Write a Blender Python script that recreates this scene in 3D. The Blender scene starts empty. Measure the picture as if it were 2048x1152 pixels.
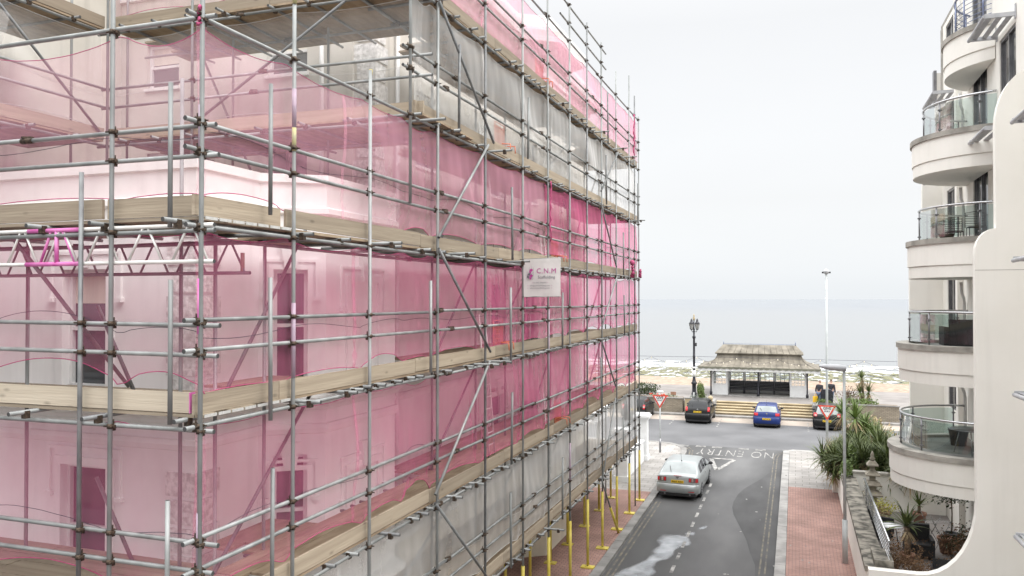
import bpy, bmesh, math, random
from mathutils import Vector, Matrix
R = math.radians
S = bpy.context.scene
COL = S.collection
# ------------------------------------------------------------------ camera, world, sun
cd = bpy.data.cameras.new('camera'); cam = bpy.data.objects.new('camera', cd); COL.objects.link(cam)
cd.sensor_width = 36; cd.lens = 28.125; cd.clip_start = .1; cd.clip_end = 40000
cam.location = (0, 0, 8.4); cam.rotation_euler = (R(90.79), 0, R(19.45))
S.camera = cam
S.view_settings.view_transform = 'Standard'; S.view_settings.look = 'None'
S.view_settings.exposure = .42; S.view_settings.gamma = 1
S.cycles.max_bounces = 10; S.cycles.transparent_max_bounces = 24; S.cycles.diffuse_bounces = 4
S.cycles.glossy_bounces = 4; S.cycles.use_denoising = True
S.cycles.sample_clamp_indirect = 8
W = bpy.data.worlds.new('World'); S.world = W; W.use_nodes = True
nt = W.node_tree; N = nt.nodes; LK = nt.links
for n in list(N): N.remove(n)
SUN_EL, SUN_AZ = 52, 108
sky = N.new('ShaderNodeTexSky'); sky.sky_type = 'NISHITA'; sky.sun_disc = False
sky.sun_elevation = R(SUN_EL); sky.sun_rotation = R(SUN_AZ); sky.dust_density = 4
hs = N.new('ShaderNodeHueSaturation'); hs.inputs['Saturation'].default_value = .25
bg1 = N.new('ShaderNodeBackground'); bg1.inputs['Strength'].default_value = .05
LK.new(sky.outputs[0], hs.inputs['Color']); LK.new(hs.outputs[0], bg1.inputs['Color'])
tc = N.new('ShaderNodeTexCoord'); sp = N.new('ShaderNodeSeparateXYZ'); LK.new(tc.outputs['Generated'], sp.inputs[0])
rp = N.new('ShaderNodeValToRGB')                                   # overcast cloud deck: dim horizon, bright zenith
el = rp.color_ramp.elements
el[0].position = 0; el[0].color = (.246, .256, .264, 1)
el[1].position = 1; el[1].color = (1.15, 1.15, 1.15, 1)
for p, c in ((.03, (.246, .254, .261)), (.12, (.215, .217, .219)), (.32, (.210, .211, .212)), (.42, (.25, .25, .25)), (.58, (.82, .82, .82))):
    e = el.new(p); e.color = (*c, 1)
LK.new(sp.outputs['Z'], rp.inputs[0])
ns = N.new('ShaderNodeTexNoise'); ns.inputs['Scale'].default_value = 2.2; ns.inputs['Detail'].default_value = 4
mp = N.new('ShaderNodeMapping'); mp.inputs['Scale'].default_value = (1, 1, 3.5)
LK.new(tc.outputs['Generated'], mp.inputs[0]); LK.new(mp.outputs[0], ns.inputs['Vector'])
mr = N.new('ShaderNodeMapRange'); mr.inputs['To Min'].default_value = .95; mr.inputs['To Max'].default_value = 1.05
LK.new(ns.outputs['Fac'], mr.inputs[0])
mx = N.new('ShaderNodeVectorMath'); mx.operation = 'SCALE'
LK.new(rp.outputs[0], mx.inputs[0]); LK.new(mr.outputs[0], mx.inputs['Scale'])
bg2 = N.new('ShaderNodeBackground'); bg2.inputs['Strength'].default_value = 2.55
LK.new(mx.outputs[0], bg2.inputs['Color'])
ad = N.new('ShaderNodeAddShader'); wo = N.new('ShaderNodeOutputWorld')
LK.new(bg1.outputs[0], ad.inputs[0]); LK.new(bg2.outputs[0], ad.inputs[1]); LK.new(ad.outputs[0], wo.inputs['Surface'])
sl = bpy.data.lights.new('sun', 'SUN'); sl.energy = .8; sl.angle = R(25); sl.color = (1, .97, .92)
so = bpy.data.objects.new('sun', sl); COL.objects.link(so)
# the bright part of the cloud lies to the right of the street
sd = Vector((math.sin(R(SUN_AZ)) * math.cos(R(SUN_EL)), math.cos(R(SUN_AZ)) * math.cos(R(SUN_EL)), math.sin(R(SUN_EL))))
so.rotation_euler = sd.to_track_quat('Z', 'Y').to_euler(); so.location = (0, -20, 40)

# ------------------------------------------------------------------ materials
def mat(name, c1, c2=None, scale=3.0, rough=.7, metal=0, stretch=(1, 1, 1), bump=0, bscale=None, contrast=(.35, .65), rnd=0, spec=.5, detail=5):
    m = bpy.data.materials.new(name); m.use_nodes = True
    n = m.node_tree.nodes; l = m.node_tree.links; b = n['Principled BSDF']
    b.inputs['Roughness'].default_value = rough; b.inputs['Metallic'].default_value = metal
    b.inputs['Specular IOR Level'].default_value = spec
    t = n.new('ShaderNodeTexCoord'); mp = n.new('ShaderNodeMapping'); mp.inputs['Scale'].default_value = stretch
    l.new(t.outputs['Object'], mp.inputs[0])
    ns = n.new('ShaderNodeTexNoise'); ns.inputs['Scale'].default_value = scale; ns.inputs['Detail'].default_value = detail
    l.new(mp.outputs[0], ns.inputs['Vector'])
    r = n.new('ShaderNodeValToRGB'); r.color_ramp.elements[0].position = contrast[0]; r.color_ramp.elements[1].position = contrast[1]
    r.color_ramp.elements[0].color = (*c1, 1); r.color_ramp.elements[1].color = (*(c2 or c1), 1)
    l.new(ns.outputs['Fac'], r.inputs[0]); out = r.outputs[0]
    if rnd:
        oi = n.new('ShaderNodeObjectInfo'); q = n.new('ShaderNodeMapRange')
        q.inputs['To Min'].default_value = 1 - rnd; q.inputs['To Max'].default_value = 1 + rnd * .25
        l.new(oi.outputs['Random'], q.inputs[0]); sc = n.new('ShaderNodeVectorMath'); sc.operation = 'SCALE'
        l.new(out, sc.inputs[0]); l.new(q.outputs[0], sc.inputs['Scale']); out = sc.outputs[0]
    l.new(out, b.inputs['Base Color'])
    if bump:
        bn = n.new('ShaderNodeBump'); bn.inputs['Strength'].default_value = bump; bn.inputs['Distance'].default_value = .02
        n2 = n.new('ShaderNodeTexNoise'); n2.inputs['Scale'].default_value = bscale or scale * 4; n2.inputs['Detail'].default_value = 4
        l.new(mp.outputs[0], n2.inputs['Vector']); l.new(n2.outputs['Fac'], bn.inputs['Height']); l.new(bn.outputs[0], b.inputs['Normal'])
    return m

def brick(name, c1, c2, mortar, bw, bh, ms, rough=.85, rot=0, off=.5, plane='XY', var=.5):
    m = bpy.data.materials.new(name); m.use_nodes = True
    n = m.node_tree.nodes; l = m.node_tree.links; b = n['Principled BSDF']; b.inputs['Roughness'].default_value = rough
    t = n.new('ShaderNodeTexCoord'); mp = n.new('ShaderNodeMapping')
    mp.inputs['Rotation'].default_value = (R(90) if plane == 'XZ' else 0, 0, rot)
    l.new(t.outputs['Object'], mp.inputs[0])
    k = n.new('ShaderNodeTexBrick'); k.inputs['Scale'].default_value = 1
    k.inputs['Brick Width'].default_value = bw; k.inputs['Row Height'].default_value = bh; k.inputs['Mortar Size'].default_value = ms
    k.inputs['Color1'].default_value = (*c1, 1); k.inputs['Color2'].default_value = (*c2, 1); k.inputs['Mortar'].default_value = (*mortar, 1)
    k.offset = off; k.inputs['Mortar Smooth'].default_value = .3
    l.new(mp.outputs[0], k.inputs['Vector'])
    ns = n.new('ShaderNodeTexNoise'); ns.inputs['Scale'].default_value = .8; ns.inputs['Detail'].default_value = 8
    l.new(t.outputs['Object'], ns.inputs['Vector'])
    q = n.new('ShaderNodeMapRange'); q.inputs['From Min'].default_value = .3; q.inputs['From Max'].default_value = .7
    q.inputs['To Min'].default_value = 1 - var * .5; q.inputs['To Max'].default_value = 1 + var * .3
    l.new(ns.outputs['Fac'], q.inputs[0]); s = n.new('ShaderNodeVectorMath'); s.operation = 'SCALE'
    l.new(k.outputs['Color'], s.inputs[0]); l.new(q.outputs[0], s.inputs['Scale']); l.new(s.outputs[0], b.inputs['Base Color'])
    bn = n.new('ShaderNodeBump'); bn.inputs['Strength'].default_value = .4; bn.inputs['Distance'].default_value = .01; bn.invert = True
    l.new(k.outputs['Fac'], bn.inputs['Height']); l.new(bn.outputs[0], b.inputs['Normal'])
    return m

def net_mat(name, col, a0, a1, wv=240):
    """woven debris netting: threads (diffuse + translucent) with open holes between them"""
    m = bpy.data.materials.new(name); m.use_nodes = True
    n = m.node_tree.nodes; l = m.node_tree.links
    for x in list(n): n.remove(x)
    o = n.new('ShaderNodeOutputMaterial'); tr = n.new('ShaderNodeBsdfTransparent')
    df = n.new('ShaderNodeBsdfDiffuse'); tl = n.new('ShaderNodeBsdfTranslucent'); m1 = n.new('ShaderNodeMixShader'); m2 = n.new('ShaderNodeMixShader')
    df.inputs[0].default_value = (*col, 1); tl.inputs[0].default_value = (*col, 1); m1.inputs[0].default_value = .22
    l.new(df.outputs[0], m1.inputs[1]); l.new(tl.outputs[0], m1.inputs[2])
    t = n.new('ShaderNodeTexCoord')
    mp = n.new('ShaderNodeMapping'); mp.inputs['Scale'].default_value = (1.6, 1.6, .3); l.new(t.outputs['Object'], mp.inputs[0])
    ns = n.new('ShaderNodeTexNoise'); ns.inputs['Scale'].default_value = 1.3; ns.inputs['Detail'].default_value = 2.5; l.new(mp.outputs[0], ns.inputs['Vector'])
    n2 = n.new('ShaderNodeTexNoise'); n2.inputs['Scale'].default_value = 90; n2.inputs['Detail'].default_value = 2; l.new(t.outputs['Object'], n2.inputs['Vector'])
    ma = n.new('ShaderNodeMath'); ma.operation = 'MULTIPLY_ADD'; ma.inputs[1].default_value = .5
    l.new(n2.outputs['Fac'], ma.inputs[0]); l.new(ns.outputs['Fac'], ma.inputs[2])
    # threads cover more of the view the more edge-on the sheet is seen: 1 - (1 - c) ** (1 / cos)
    mr = n.new('ShaderNodeMapRange'); mr.inputs['From Min'].default_value = .5; mr.inputs['From Max'].default_value = 1.0
    mr.inputs['To Min'].default_value = 1 - a0; mr.inputs['To Max'].default_value = 1 - a1; l.new(ma.outputs[0], mr.inputs[0])
    lw = n.new('ShaderNodeLayerWeight'); lw.inputs['Blend'].default_value = .5
    c1 = n.new('ShaderNodeMath'); c1.operation = 'SUBTRACT'; c1.inputs[0].default_value = 1; l.new(lw.outputs['Facing'], c1.inputs[1])
    c2 = n.new('ShaderNodeMath'); c2.operation = 'MAXIMUM'; c2.inputs[1].default_value = .09; l.new(c1.outputs[0], c2.inputs[0])
    c3 = n.new('ShaderNodeMath'); c3.operation = 'DIVIDE'; c3.inputs[0].default_value = 1; l.new(c2.outputs[0], c3.inputs[1])
    c4 = n.new('ShaderNodeMath'); c4.operation = 'POWER'; c6 = n.new('ShaderNodeMath'); c6.operation = 'POWER'; c6.inputs[1].default_value = 1.12; l.new(c3.outputs[0], c6.inputs[0])
    l.new(mr.outputs[0], c4.inputs[0]); l.new(c6.outputs[0], c4.inputs[1])
    c5 = n.new('ShaderNodeMath'); c5.operation = 'SUBTRACT'; c5.inputs[0].default_value = 1; l.new(c4.outputs[0], c5.inputs[1]); l.new(c5.outputs[0], m2.inputs[0])
    l.new(tr.outputs[0], m2.inputs[1]); l.new(m1.outputs[0], m2.inputs[2]); l.new(m2.outputs[0], o.inputs[0])
    return m

def glass_mat(name, tint, refl=.25, alpha=.35):
    m = bpy.data.materials.new(name); m.use_nodes = True
    n = m.node_tree.nodes; l = m.node_tree.links
    for x in list(n): n.remove(x)
    o = n.new('ShaderNodeOutputMaterial'); tr = n.new('ShaderNodeBsdfTransparent'); tr.inputs[0].default_value = (*tint, 1)
    g = n.new('ShaderNodeBsdfGlossy'); g.inputs['Roughness'].default_value = .02
    fr = n.new('ShaderNodeFresnel'); fr.inputs['IOR'].default_value = 1.5
    ma = n.new('ShaderNodeMath'); ma.operation = 'MULTIPLY_ADD'; ma.inputs[1].default_value = .6; ma.inputs[2].default_value = refl * .25
    l.new(fr.outputs[0], ma.inputs[0]); mx = n.new('ShaderNodeMixShader'); l.new(ma.outputs[0], mx.inputs[0])
    l.new(tr.outputs[0], mx.inputs[1]); l.new(g.outputs[0], mx.inputs[2]); l.new(mx.outputs[0], o.inputs[0])
    return m

M = {}
M['steel'] = mat('galvanised_tube', (.20, .21, .205), (.345, .36, .355), 4, .5, .25, (1, 1, .5), .15, 60, rnd=.3, contrast=(.3, .7))
M['steel_dark'] = mat('weathered_tube', (.155, .16, .165), (.25, .26, .26), 5, .5, .2, bump=.15, bscale=60, rnd=.2)
M['alu'] = mat('pale_aluminium', (.62, .61, .58), (.74, .73, .70), 6, .4, .25)
M['shade_cap'] = mat('shaded_tube_cap', (.05, .05, .05), None, 5, .8)  # flat tube ends; the hollow's inner shade is put into this dark colour
M['rust'] = mat('rusty_coupler', (.035, .028, .022), (.12, .085, .06), 30, .65, .5)
M['pinkpaint'] = mat('pink_spray_paint', (.62, .12, .40), (.72, .25, .52), 6, .5)
M['yellow'] = mat('yellow_foam_sleeve', (.58, .46, .06), (.70, .58, .13), 4, .6, rnd=.2)
M['wood'] = mat('toe_board_wood', (.285, .23, .17), (.45, .38, .285), 2.6, .85, 0, (.22, 3, 5), .3, 10, (.25, .78), rnd=.3)
def knots(m):
    n = m.node_tree.nodes; l = m.node_tree.links; b = n['Principled BSDF']; src = b.inputs['Base Color'].links[0].from_socket
    t = n.new('ShaderNodeTexCoord'); mp = n.new('ShaderNodeMapping'); mp.inputs['Scale'].default_value = (1, 2.4, 2.6); l.new(t.outputs['Object'], mp.inputs[0])
    oi = n.new('ShaderNodeObjectInfo'); l.new(oi.outputs['Random'], mp.inputs['Location'])
    v = n.new('ShaderNodeTexVoronoi'); v.inputs['Scale'].default_value = 2.1; l.new(mp.outputs[0], v.inputs['Vector'])
    r = n.new('ShaderNodeMapRange'); r.inputs['From Min'].default_value = .03; r.inputs['From Max'].default_value = .16; r.inputs['To Min'].default_value = .6; l.new(v.outputs['Distance'], r.inputs[0])
    s = n.new('ShaderNodeVectorMath'); s.operation = 'SCALE'; l.new(src, s.inputs[0]); l.new(r.outputs[0], s.inputs['Scale']); l.new(s.outputs[0], b.inputs['Base Color'])
M['wood_new'] = mat('new_pale_toe_board', (.50, .43, .33), (.64, .565, .45), 2.6, .85, 0, (.22, 3, 5), .25, 10, (.25, .78), rnd=.08)
knots(M['wood']); knots(M['wood_new'])
M['pinkfaint'] = mat('faded_pink_paint', (.33, .27, .32), (.42, .31, .39), 9, .5)
M['yellowfaint'] = mat('faded_yellow_paint', (.34, .33, .22), (.48, .44, .20), 9, .5)
M['deck'] = mat('deck_board_wood', (.25, .18, .115), (.42, .33, .23), 3, .85, 0, (2.2, .5, 3), .3, 12, (.3, .7), rnd=.15)
M['band'] = mat('board_end_band', (.5, .5, .48), (.62, .62, .6), 30, .5, .3)
M['net_pink'] = net_mat('pink_debris_net', (.84, .215, .40), .12, .155)
M['net_pink_thin'] = net_mat('thin_pink_debris_net', (.88, .44, .57), .14, .185)
M['net_grey'] = net_mat('white_debris_net', (.82, .82, .81), .11, .155)
M['hem'] = mat('pink_net_hem', (.40, .06, .16), (.52, .10, .22), 8, .8)
M['hem_grey'] = mat('white_net_hem', (.5, .5, .49), (.65, .65, .64), 8, .8)
M['cable'] = mat('dark_cord', (.03, .03, .05), None, 5, .7)
M['orange'] = mat('orange_plastic', (.66, .17, .09), (.72, .22, .12), 6, .6)
M['tagbrown'] = mat('faded_label', (.32, .2, .13), (.4, .27, .18), 9, .6)
M['stucco'] = mat('white_painted_stucco', (.80, .79, .775), (.87, .865, .85), 1.2, .8, bump=.12, bscale=40)
M['stucco_old'] = mat('bare_cream_stucco', (.56, .53, .47), (.68, .655, .60), .9, .85, bump=.2, bscale=30)
M['stucco_low'] = mat('cream_ground_floor', (.66, .62, .52), (.74, .70, .60), .8, .8, bump=.1, bscale=30)
M['verm'] = mat('vermiculated_stucco', (.52, .51, .49), (.80, .79, .77), 13, .85, bump=.9, bscale=13, detail=2)
M['frame'] = mat('white_window_frame', (.74, .74, .73), (.8, .8, .79), 4, .5)
M['pane'] = mat('dark_window_pane', (.045, .05, .055), (.08, .085, .09), .9, .06, 0, spec=.7)
M['cream'] = mat('cream_render', (.83, .815, .755), (.88, .865, .81), .55, .85, bump=.1, bscale=60)
M['coping'] = mat('weathered_coping_stone', (.24, .23, .205), (.42, .40, .36), 2.2, .9, bump=.3, bscale=20)
M['coping_moss'] = mat('mossy_coping_stone', (.055, .052, .042), (.27, .25, .21), 3.2, .9, bump=.3, bscale=20, contrast=(.38, .6), detail=8)
M['chrome'] = mat('stainless_rail', (.48, .49, .50), (.58, .59, .60), 3, .22, .9)
M['chrome_dark'] = mat('grey_rail_post', (.20, .20, .21), (.30, .30, .31), 3, .35, .7)
M['glass'] = glass_mat('balcony_glass', (.64, .74, .72))
M['glass_clear'] = glass_mat('shelter_glass', (.92, .94, .94), .1)
M['grey_door'] = mat('dark_recess_glazing', (.03, .035, .04), (.07, .07, .075), 1, .12, spec=.6)
M['black'] = mat('black_cast_iron', (.012, .013, .02), (.03, .03, .04), 6, .4)
M['white'] = mat('white_gloss_paint', (.76, .77, .77), (.82, .83, .83), 4, .5)
M['grey_paint'] = mat('grey_lamp_paint', (.42, .45, .45), (.52, .55, .55), 2, .5, .1)
M['lamp_head'] = mat('lamp_head_grey', (.40, .41, .43), (.5, .51, .53), 5, .5)
M['red'] = mat('sign_red', (.62, .05, .03), (.68, .08, .05), 5, .5)
M['ink'] = mat('black_ink', (.02, .02, .025), None, 5, .6)
M['asphalt'] = mat('worn_asphalt', (.066, .066, .067), (.118, .118, .118), .55, .85, 0, (1, .35, 1), .25, 60, (.3, .72), detail=10)
M['asphalt_sea'] = mat('seafront_asphalt', (.098, .099, .103), (.135, .136, .141), .4, .85, bump=.2, bscale=60, detail=10)
def lane(m):
    n = m.node_tree.nodes; l = m.node_tree.links; b = n['Principled BSDF']; src = b.inputs['Base Color'].links[0].from_socket
    t = n.new('ShaderNodeNewGeometry'); s = n.new('ShaderNodeSeparateXYZ'); l.new(t.outputs['Position'], s.inputs[0])
    w = n.new('ShaderNodeTexNoise'); w.inputs['Scale'].default_value = .35; w.inputs['Detail'].default_value = 5; l.new(t.outputs['Position'], w.inputs['Vector'])
    a = n.new('ShaderNodeMath'); a.operation = 'MULTIPLY_ADD'; a.inputs[1].default_value = 1.1; l.new(w.outputs['Fac'], a.inputs[0]); l.new(s.outputs['X'], a.inputs[2])
    c = n.new('ShaderNodeValToRGB'); e = c.color_ramp.elements; e[0].position = .0; e[0].color = (.78,) * 3 + (1,); e[1].position = 1; e[1].color = (.95,) * 3 + (1,)
    for q, v in ((.40, .80), (.58, 1.28), (.70, 1.30), (.85, 1.0)): x = e.new(q); x.color = (v, v, v, 1)
    r = n.new('ShaderNodeMapRange'); r.inputs['From Min'].default_value = -5.5; r.inputs['From Max'].default_value = -.1; l.new(a.outputs[0], r.inputs[0]); l.new(r.outputs[0], c.inputs[0])
    g = n.new('ShaderNodeTexNoise'); g.inputs['Scale'].default_value = 38; g.inputs['Detail'].default_value = 3; l.new(t.outputs['Position'], g.inputs['Vector'])
    gr = n.new('ShaderNodeMapRange'); gr.inputs['To Min'].default_value = .72; gr.inputs['To Max'].default_value = 1.28; l.new(g.outputs['Fac'], gr.inputs[0])
    m1 = n.new('ShaderNodeVectorMath'); m1.operation = 'MULTIPLY'; l.new(src, m1.inputs[0]); l.new(c.outputs[0], m1.inputs[1])
    m2 = n.new('ShaderNodeVectorMath'); m2.operation = 'SCALE'; l.new(m1.outputs[0], m2.inputs[0]); l.new(gr.outputs[0], m2.inputs['Scale']); l.new(m2.outputs[0], b.inputs['Base Color'])
lane(M['asphalt'])
def grit(m, sc=38, k=.25):
    n = m.node_tree.nodes; l = m.node_tree.links; b = n['Principled BSDF']; src = b.inputs['Base Color'].links[0].from_socket
    t = n.new('ShaderNodeNewGeometry'); g = n.new('ShaderNodeTexNoise'); g.inputs['Scale'].default_value = sc; g.inputs['Detail'].default_value = 3; l.new(t.outputs['Position'], g.inputs['Vector'])
    gr = n.new('ShaderNodeMapRange'); gr.inputs['To Min'].default_value = 1 - k; gr.inputs['To Max'].default_value = 1 + k; l.new(g.outputs['Fac'], gr.inputs[0])
    m2 = n.new('ShaderNodeVectorMath'); m2.operation = 'SCALE'; l.new(src, m2.inputs[0]); l.new(gr.outputs[0], m2.inputs['Scale']); l.new(m2.outputs[0], b.inputs['Base Color'])
def streaks(m, k=.10):
    n = m.node_tree.nodes; l = m.node_tree.links; b = n['Principled BSDF']; src = b.inputs['Base Color'].links[0].from_socket
    t = n.new('ShaderNodeNewGeometry'); mp = n.new('ShaderNodeMapping'); mp.inputs['Scale'].default_value = (3.2, 3.2, .22); l.new(t.outputs['Position'], mp.inputs[0])
    g = n.new('ShaderNodeTexNoise'); g.inputs['Scale'].default_value = 1; g.inputs['Detail'].default_value = 7; l.new(mp.outputs[0], g.inputs['Vector'])
    gr = n.new('ShaderNodeMapRange'); gr.inputs['From Min'].default_value = .52; gr.inputs['From Max'].default_value = .75; gr.inputs['To Min'].default_value = 1; gr.inputs['To Max'].default_value = 1 - k * 2; l.new(g.outputs['Fac'], gr.inputs[0])
    m2 = n.new('ShaderNodeVectorMath'); m2.operation = 'SCALE'; l.new(src, m2.inputs[0]); l.new(gr.outputs[0], m2.inputs['Scale']); l.new(m2.outputs[0], b.inputs['Base Color'])
streaks(M['cream'], .03); streaks(M['stucco_old'], .12); streaks(M['stucco'], .05); streaks(M['stucco_low'], .1)
grit(M['asphalt_sea'], 30, .18)
M['patch'] = mat('dark_asphalt_patch', (.052, .052, .0525), (.075, .075, .076), 1.2, .85, 0, (1, .4, 1), .25, 60, detail=10)
M['kerb'] = mat('granite_kerb', (.22, .215, .205), (.35, .34, .325), 1.6, .85, bump=.3, bscale=30, rnd=.25)
M['mark'] = mat('worn_white_marking', (.12, .119, .117), (.40, .39, .37), 3.5, .85, contrast=(.38, .60), detail=10)
M['markline'] = mat('worn_yellow_line', (.085, .083, .08), (.20, .175, .125), 3, .85, contrast=(.40, .70), detail=8)
M['paver_red'] = brick('red_block_paving', (.30, .17, .14), (.365, .22, .185), (.16, .11, .095), .21, .105, .012, var=.5)
M['paver_cream'] = brick('cream_slab_paving', (.285, .268, .25), (.35, .335, .318), (.17, .16, .147), .6, .42, .014, var=.5)
M['prom'] = mat('promenade_tarmac', (.19, .175, .165), (.27, .25, .235), .6, .9, bump=.1, bscale=50)
M['bay'] = mat('parking_bay_concrete', (.30, .255, .215), (.40, .345, .295), .5, .9, detail=8)
M['step'] = mat('sandstone_step', (.36, .29, .18), (.52, .44, .30), .9, .9, bump=.2, bscale=20)
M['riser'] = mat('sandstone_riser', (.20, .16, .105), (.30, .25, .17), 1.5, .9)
M['shingle'] = mat('beach_shingle', (.23, .165, .12), (.40, .31, .24), 2.5, .95, bump=.6, bscale=6, detail=10)
M['brickwall'] = brick('garden_brick', (.235, .20, .15), (.31, .27, .21), (.16, .14, .115), .24, .085, .012, plane='XZ')
M['roof'] = mat('mossy_lead_roof', (.12, .107, .085), (.235, .21, .17), 1.8, .9, 0, (1, 1, .5), .2, 20, detail=8)
M['roof_edge'] = mat('mossy_roof_edge', (.12, .12, .09), (.20, .20, .155), 2, .9)
M['lantern'] = mat('lantern_glass', (.34, .34, .32), (.45, .45, .43), 9, .2)
M['bulb'] = mat('festoon_bulb', (.75, .68, .5), (.8, .74, .6), 5, .3)
M['wicker'] = mat('black_wicker', (.014, .014, .015), (.04, .04, .042), 40, .7, bump=.6, bscale=60)
M['leaf'] = mat('olive_leaf', (.05, .075, .02), (.15, .19, .055), 2.5, .6, rnd=.2)
M['leaf_dry'] = mat('dry_leaf', (.26, .19, .10), (.42, .33, .20), 2.5, .8)
M['leaf_dark'] = mat('dark_leaf', (.025, .045, .016), (.075, .105, .035), 2.5, .6)
M['leaf_bright'] = mat('bright_leaf', (.075, .12, .03), (.17, .24, .06), 2.5, .6)
M['leaf_brown'] = mat('brown_twig', (.10, .055, .028), (.22, .13, .07), 4, .85)
M['leaf_grey'] = mat('silver_leaf', (.28, .31, .28), (.44, .47, .44), 4, .8)
M['leaf_yellow'] = mat('yellow_leaf', (.30, .29, .03), (.5, .48, .08), 4, .7)
M['bark'] = mat('brown_bark', (.10, .07, .045), (.2, .15, .1), 8, .9, bump=.4)
M['pot'] = mat('terracotta_pot', (.25, .13, .085), (.34, .19, .13), 3, .8)
M['pot_grey'] = mat('dark_grey_pot', (.05, .055, .06), (.09, .095, .1), 3, .6)
M['stone'] = mat('pagoda_stone', (.20, .18, .14), (.36, .33, .27), 5, .9, bump=.3)
M['skin'] = mat('skin', (.55, .33, .25), (.6, .38, .3), 5, .6)
M['jacket'] = mat('dark_jacket', (.015, .016, .02), (.035, .036, .045), 8, .8)
M['denim'] = mat('blue_denim', (.10, .14, .22), (.15, .2, .3), 8, .85)
M['bagy'] = mat('yellow_bag', (.75, .45, .02), (.8, .52, .04), 5, .5)
M['hair'] = mat('grey_hair', (.25, .22, .2), (.35, .31, .28), 9, .8)
M['tyre'] = mat('tyre_rubber', (.012, .012, .013), (.03, .03, .03), 9, .85)
M['rim'] = mat('alloy_rim', (.35, .36, .38), (.45, .46, .48), 5, .3, .8)
M['plate'] = mat('yellow_number_plate', (.78, .50, .02), (.82, .55, .03), 4, .4)
M['carglass'] = mat('car_window', (.012, .014, .016), (.02, .022, .025), 1, .06, spec=.45)
M['carglass_lit'] = mat('lit_rear_window', (.20, .23, .23), (.30, .34, .34), 1.2, .05, spec=1)  # paler copy of the car glass; light on it is put into the colour
M['tail_red'] = mat('red_tail_lamp', (.45, .015, .02), (.6, .03, .04), 30, .12)
M['tail_clear'] = mat('clear_tail_lamp', (.30, .24, .22), (.5, .42, .4), 30, .1)
M['tail_smoke'] = mat('smoked_tail_lamp', (.09, .07, .07), (.17, .14, .135), 40, .12)
M['trim'] = mat('black_plastic_trim', (.015, .015, .017), (.03, .03, .032), 8, .5)
M['blueroof'] = mat('bluish_metal_rail', (.16, .19, .30), (.24, .27, .38), 3, .35, .5)
def paint(name, c, rough=.25, metal=0):
    m = mat(name, c, tuple(min(1, x * 1.12) for x in c), 1.3, rough, metal, spec=.3)
    m.node_tree.nodes['Principled BSDF'].inputs['Coat Weight'].default_value = .12
    m.node_tree.nodes['Principled BSDF'].inputs['Coat Roughness'].default_value = .06
    return m
M['car_silver'] = paint('silver_paint', (.36, .385, .385), .3, .4)
M['car_black'] = paint('black_paint', (.008, .0085, .009), .35)
M['car_blue'] = paint('blue_paint', (.013, .03, .135), .3)

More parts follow.
